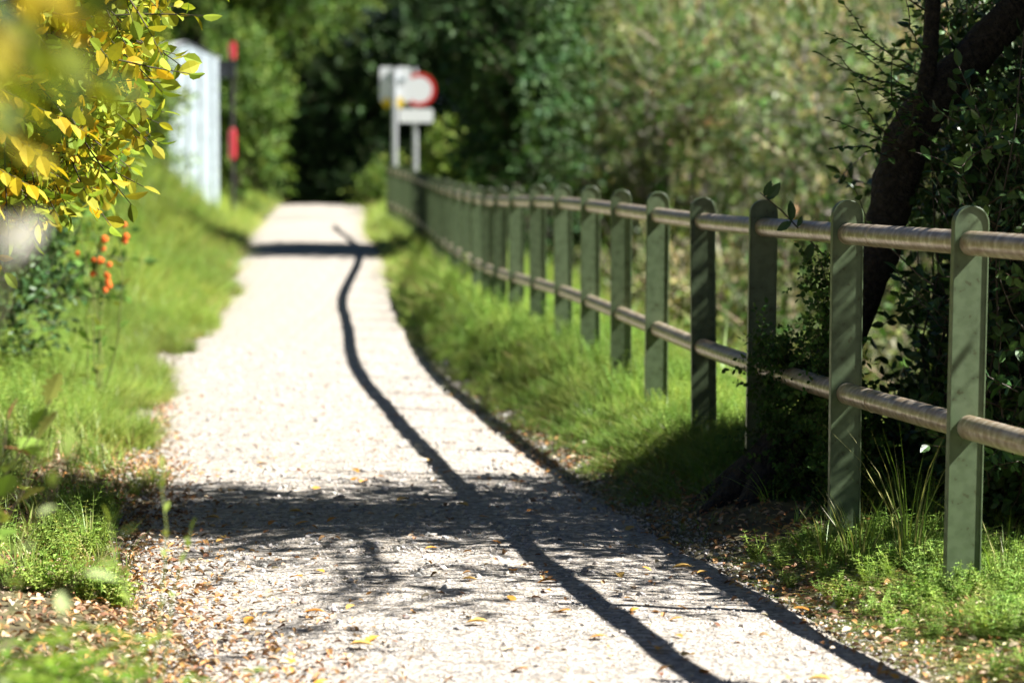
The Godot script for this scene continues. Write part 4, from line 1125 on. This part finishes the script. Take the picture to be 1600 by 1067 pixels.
func ground_cover() -> void:
	# --- left verge
	var lg := [Many.new(), Many.new(), Many.new()]
	var fg := [Many.new(), Many.new()]
	var lh := [Many.new(), Many.new(), Many.new()]
	for i in 30000:
		var d := 8.6 * pow(30.0 / 8.6, rng.randf())
		var u := pow(rng.randf(), 1.5) * 3.6
		var x := along(EDGE_LEFT, d) - 0.03 - u + 0.30 * wave.get_noise_2d(d * 1.1, 7.0)
		if absf(x) / d > 0.22: continue
		# leaf litter keeps the verge thin between 8.5 and 14 m
		if d < 13.6 and rng.randf() < (0.95 if u < 0.5 else 0.86): continue
		var edge := wave.get_noise_2d(x * 3, d * 3)
		if u < 0.25 and edge < -0.05: continue
		var h := lerpf(0.5, 1.0, smoothstep(0, 0.9, u)) * rnd(0.6, 1.2) * (1.0 + 0.5 * wave.get_noise_2d(x * 1.3 + 50, d * 1.3))
		var tint := tone(Color(1, 1, 1).lerp(Color(1.15, 1.05, 1.0), clampf(0.5 + edge * 1.5, 0, 1)) * (1.0 + 0.55 * wave.get_noise_2d(x * 1.1 + 90, d * 0.8)), 0.25)
		if rng.randf() < 0.42: lh[rng.randi() % 3].put(Transform3D(spin().scaled(Vector3.ONE * h * 0.95), wpos(x, d, -0.01)), tint)
		else: lg[rng.randi() % 3].put(Transform3D(spin().scaled(Vector3(1.2, h, 1.2)), wpos(x, d, -0.01)), tint)
	for i in 15000:
		var d := rnd(24, 62)
		var u := pow(rng.randf(), 1.3) * 6.5
		var x := along(EDGE_LEFT, d) - 0.03 - u + 0.15 * wave.get_noise_2d(d * 0.7, 7.0)
		if absf(x) / d > 0.2: continue
		var h := lerpf(0.5, 1.35, smoothstep(0, 1.5, u)) * rnd(0.7, 1.2)
		var edge := wave.get_noise_2d(x, d)
		var tint := tone(Color(1, 1, 1).lerp(Color(1.3, 1.1, 1.0), clampf(0.4 + edge * 1.5, 0, 1)) * (1.0 + 0.55 * wave.get_noise_2d(x * 0.8 + 90, d * 0.5)), 0.25)
		if rng.randf() < 0.45: lh[rng.randi() % 3].put(Transform3D(spin().scaled(Vector3.ONE * h * 1.5), wpos(x, d, -0.02)), tint)
		else: fg[rng.randi() % 2].put(Transform3D(spin().scaled(Vector3(1.3, h, 1.3)), wpos(x, d, -0.02)), tint)
	# --- right verge, up to and just beyond the railing
	var rg := [Many.new(), Many.new(), Many.new()]
	var rh := [Many.new(), Many.new(), Many.new()]
	for i in 42000:
		var d := 7.0 * pow(30.0 / 7.0, rng.randf())
		var r := along(EDGE_RIGHT, d); var f := along(FENCE_X, d)
		var u := rnd(0.0, 2.6)
		var x := r + 0.03 + u
		if x / d > 0.20: continue
		var shade := smoothstep(9.3, 9.8, d) * (1.0 - smoothstep(10.7, 11.5, d))
		if rng.randf() < shade * (0.96 if x < f + 0.3 else 0.8): continue
		var w := f - r
		var k := u / w
		var edge := wave.get_noise_2d(x * 3, d * 3)
		var near_f := f - x
		if near_f > 0.50 + edge * 0.3 and rng.randf() < (0.88 if d < 20 else 0.5): continue
		if d < 9.4 and x < f + 0.6 and rng.randf() < 0.25: continue
		var tall := lerpf(0.5, 0.88, smoothstep(12, 20, d))
		var h := lerpf(0.3, 1.0, smoothstep(0.15, 1.0, k)) * tall * rnd(0.7, 1.2)
		if x > f + 0.5: h *= 0.75
		if d < 10.0: h *= lerpf(0.3, 0.42, smoothstep(0.5, 1.1, k))
		var tint := tone(Color(0.9, 1, 0.9).lerp(Color(1.15, 1.05, 1.0), clampf(0.4 + edge * 1.6, 0, 1)) * (1.0 + 0.5 * wave.get_noise_2d(x * 1.3 + 20, d * 0.9)), 0.25)
		if rng.randf() < (0.62 if d > 11 else 0.4): rh[rng.randi() % 3].put(Transform3D(spin().scaled(Vector3.ONE * h), wpos(x, d, -0.01)), tint)
		else: rg[rng.randi() % 3].put(Transform3D(spin().scaled(Vector3(1.1, h, 1.1)), wpos(x, d, -0.01)), tint)
	for i in 7000:
		var d := rnd(24, 60)
		var r := along(EDGE_RIGHT, d); var f := along(FENCE_X, d)
		var u := rnd(0.0, 3.5)
		var x := r + 0.03 + u
		var h := lerpf(0.35, 1.05, smoothstep(0.0, f - r, u)) * rnd(0.7, 1.15)
		var tint := tone(Color(1.1, 1.05, 0.95), 0.22)
		if rng.randf() < 0.45: rh[rng.randi() % 3].put(Transform3D(spin().scaled(Vector3.ONE * h * 1.15), wpos(x, d, -0.02)), tint)
		else: fg[rng.randi() % 2].put(Transform3D(spin().scaled(Vector3(1.2, h * 0.85, 1.2)), wpos(x, d, -0.02)), tint)
	# field beyond the railing
	for i in 5000:
		var d := rnd(13, 46)
		var x := along(FENCE_X, d) + rnd(0.7, 5.0)
		if x / d > 0.21: continue
		fg[rng.randi() % 2].put(Transform3D(spin().scaled(Vector3(1.2, rnd(0.4, 1.0), 1.2)), wpos(x, d, -0.02)), tone(Color(0.9, 0.9, 0.8), 0.25))
	var lo := thing("verge_grass", Vector3.ZERO, "bright green grass and weeds of the verge left of the path", "grass")
	lo.set_meta("kind", "stuff")
	for i in 3:
		scatter("grass", lg[i], lib.grass[i], lo); scatter("weeds", lh[i], lib.herb[i], lo)
	var ro := thing("verge_grass", Vector3.ZERO, "lush green weeds and grass under the railing right of the path", "grass")
	ro.set_meta("kind", "stuff")
	for i in 3:
		scatter("grass", rg[i], lib.grass[i], ro); scatter("weeds", rh[i], lib.herb[i], ro)
	var fo := thing("meadow_grass", Vector3.ZERO, "tall far grass along both sides of the path before the trees", "grass")
	fo.set_meta("kind", "stuff")
	for i in 2: scatter("grass", fg[i], lib.far_grass[i], fo)

	# --- near right: low plants in sun, tall tufts at the posts
	var nh := [Many.new(), Many.new()]
	for i in 1500:
		var d := rnd(7.0, 9.6)
		var r := along(EDGE_RIGHT, d); var f := along(FENCE_X, d)
		var x := r + rnd(0.05, 1.0)
		if rng.randf() > smoothstep(0.05, f - r, x - r) + 0.08: continue
		if wave.get_noise_2d(x * 5, d * 5) < -0.12: continue
		nh[rng.randi() % 2].put(Transform3D(spin(0.3).scaled(Vector3.ONE * rnd(0.4, 1.0)), wpos(x, d, -0.005)), tone(Color(0.95, 1, 0.95), 0.25))
	for i in 900:
		var d := rnd(8.3, 10.6)
		var x := along(EDGE_LEFT, d) - rnd(0.1, 0.9)
		if wave.get_noise_2d(x * 4, d * 4) < 0.06: continue
		nh[rng.randi() % 2].put(Transform3D(spin(0.3).scaled(Vector3.ONE * rnd(0.5, 1.3)), wpos(x, d, -0.005)), tone(Color(1, 1, 0.9), 0.25))
	var no := thing("low_weeds", Vector3.ZERO, "low small-leaved weeds carpeting the path edge near the closest post", "weeds")
	no.set_meta("kind", "stuff")
	for i in 2: scatter("weeds", nh[i], lib.low_herb[i], no)
	var gcol := [Color(0.22, 0.32, 0.05), Color(0.16, 0.27, 0.035), Color(0.34, 0.34, 0.12)]
	for a in [[1.25, 8.9, 0.50, 34, "tallest grass tuft with arching blades beside the nearest post"], [1.10, 8.95, 0.30, 46, "spiky bright grass tuft between the two nearest posts"], [1.00, 9.05, 0.24, 36, "short grass tuft in front of the second post"], [1.48, 8.45, 0.34, 20, "grass tuft right of the nearest post at the frame edge"], [-1.42, 9.5, 0.24, 26, "grass tuft growing in the leaf litter left of the path"], [-1.62, 9.9, 0.22, 24, "grass tuft behind the leaf litter under the young oak"]]:
		var m := grass_tuft(a[3], a[2], 0.0032, 0.62, gcol)
		var o := thing("grass_tuft", wpos(a[0], a[1], -0.01), a[4], "grass tuft", "single grass tufts")
		part("blades", m, o)
	# blurred weeds in the bottom left corner, nearer than the visible ground
	var wm := [herb(14, 0.46, 0.075, 8, [Color(0.16, 0.27, 0.035), Color(0.2, 0.3, 0.04)], M.leaf), herb(13, 0.42, 0.08, 7, [Color(0.14, 0.24, 0.03), Color(0.24, 0.32, 0.06)], M.leaf)]
	for a in [[-0.86, 5.0, 1.12, "blurred leafy weed clump in the bottom left corner"], [-0.77, 5.15, 1.05, "blurred weed clump beside the bottom left corner clump"], [-0.69, 5.3, 0.92, "blurred low weed clump nearest the gravel at the bottom edge"], [-0.93, 5.45, 1.0, "blurred tall weed clump at the left frame edge near the bottom"], [-0.48, 5.6, 0.74, "small blurred weed touching the bottom edge left of centre"]]:
		var o := thing("weed_clump", wpos(a[0], a[1], -0.01), a[3], "weed", "blurred weed clumps")
		for k in 3: part("stems", wm[k % 2], o, Transform3D(Basis(Vector3.UP, rnd(0, 6)).scaled(Vector3.ONE * a[2] * rnd(0.85, 1.05)), Vector3(rnd(-0.06, 0.06), 0, rnd(-0.08, 0.08))))

	# --- gravel stones
	var pm := []
	for s in 3:
		var g := Geo.new()
		var ico := []
		for t in [[1, 0, 0], [-1, 0, 0], [0, 1, 0], [0, -1, 0], [0, 0, 1], [0, 0, -1], [0.7, 0.6, 0.5], [-0.6, 0.6, -0.6]]:
			ico.append(Vector3(t[0], t[1] * 0.75, t[2]) * rnd(0.75, 1.15))
		for f in [[0, 2, 4], [2, 1, 4], [1, 3, 4], [3, 0, 4], [2, 0, 5], [1, 2, 5], [3, 1, 5], [0, 3, 5]]:
			var c: Vector3 = (ico[f[0]] + ico[f[1]] + ico[f[2]]) / 3.0 * rnd(1.25, 1.5)
			for k in 3:
				var a: Vector3 = ico[f[k]]; var b: Vector3 = ico[f[(k + 1) % 3]]
				if (c - a).cross(b - a).dot(a + b + c) < 0: g.tri(b, a, c, Color.WHITE)
				else: g.tri(a, b, c, Color.WHITE)
		pm.append(g.mesh(M.pebble))
	var peb := [Many.new(), Many.new(), Many.new()]
	var pc := [Color(0.52, 0.485, 0.44), Color(0.44, 0.40, 0.355), Color(0.58, 0.55, 0.51), Color(0.37, 0.35, 0.33), Color(0.50, 0.44, 0.37), Color(0.30, 0.28, 0.26)]
	for i in 62000:
		var d := 6.8 * pow(22.0 / 6.8, rng.randf())
		var l := along(EDGE_LEFT, d); var r := along(EDGE_RIGHT, d)
		var x := rnd(l - 0.15, r + 0.15)
		var s := 0.0022 + 0.0045 * pow(rng.randf(), 3.0)
		if rng.randf() < (0.045 if d > 8.8 and d < 12.6 and x < 0.2 else 0.014): s = rnd(0.006, 0.016)
		s *= 1.0 + (d - 7) * 0.04
		peb[rng.randi() % 3].put(Transform3D(Basis(rdir(), rnd(0, TAU)).scaled(Vector3(1, 0.8, 1) * s), wpos(x, d, 0.004 + s * 0.25)), tone(pick(pc), 0.12))
	var po := thing("gravel", Vector3.ZERO, "loose pale gravel stones strewn over the footpath", "gravel")
	po.set_meta("kind", "stuff")
	for i in 3: scatter("stones", peb[i], pm[i], po)

	# --- fallen leaves
	var lc := [Color(0.36, 0.19, 0.08), Color(0.46, 0.32, 0.19), Color(0.24, 0.12, 0.06), Color(0.50, 0.40, 0.28), Color(0.42, 0.22, 0.07)]
	var lm := []
	for i in 5:
		lm.append(one_leaf(0.034, 0.019, rnd(0.2, 1.1), rnd(-0.7, 0.8), lc[i], M.litter))
	var lit := [Many.new(), Many.new(), Many.new(), Many.new(), Many.new()]
	for i in 15000:
		var d := 7.0 * pow(18.0 / 7.0, rng.randf())
		var l := along(EDGE_LEFT, d); var r := along(EDGE_RIGHT, d)
		var x := 0.0
		var side := rng.randf()
		if side < 0.62:
			var inner := lerpf(0.34, 0.10, smoothstep(7.5, 15.0, d))
			x = l + rng.randfn() * inner * 0.55 - absf(rng.randfn()) * 0.45 + inner * 0.5
			if d > 13.5 and x < l - 0.05: continue
		elif side < 0.93:
			x = r + 0.06 + rng.randfn() * 0.12 + absf(rng.randfn()) * (0.35 if d > 9.2 and d < 12.8 else 0.16)
			if d > 15 and rng.randf() < 0.6: continue
		else: x = rnd(l, r)
		if side >= 0.93 and rng.randf() < 0.45: continue
		var b := Basis(Vector3.UP, rnd(0, TAU)) * Basis(Vector3(1, 0, 0), -PI / 2 + rnd(-0.35, 0.35)) * Basis(Vector3(0, 1, 0), rnd(-0.5, 0.5))
		lit[rng.randi() % 5].put(Transform3D(b.scaled(Vector3.ONE * rnd(0.3, 1.05)), wpos(x, d, rnd(0.006, 0.022))), tone(Color(1, 1, 1), 0.3))
	var lo2 := thing("leaf_litter", Vector3.ZERO, "brown and orange leaf litter lying along both edges of the path", "leaf litter")
	lo2.set_meta("kind", "stuff")
	for i in 5: scatter("fallen_leaves", lit[i], lm[i], lo2)
	# single leaves lying on the open gravel
	var om := []
	for c in [Color(0.62, 0.30, 0.04), Color(0.55, 0.22, 0.03), Color(0.60, 0.38, 0.10)]:
		om.append(one_leaf(0.07, 0.042, rnd(0.2, 0.5), rnd(0.1, 0.5), c, M.litter))
	for i in 70:
		var d := 7.1 * pow(13.0 / 7.1, rng.randf())
		var l := along(EDGE_LEFT, d); var r := along(EDGE_RIGHT, d)
		var x := rnd(l + 0.2, r - 0.02)
		var b := Basis(Vector3.UP, rnd(0, TAU)) * Basis(Vector3(1, 0, 0), -PI / 2 + rnd(-0.15, 0.3))
		var o := part("fallen_leaf", om[i % 3], self, Transform3D(b.scaled(Vector3.ONE * rnd(0.55, 1.0)), wpos(x, d, 0.016)))
		tag(o, "single orange fallen leaf lying on the open gravel of the path", "leaf", "single fallen leaves on the gravel")
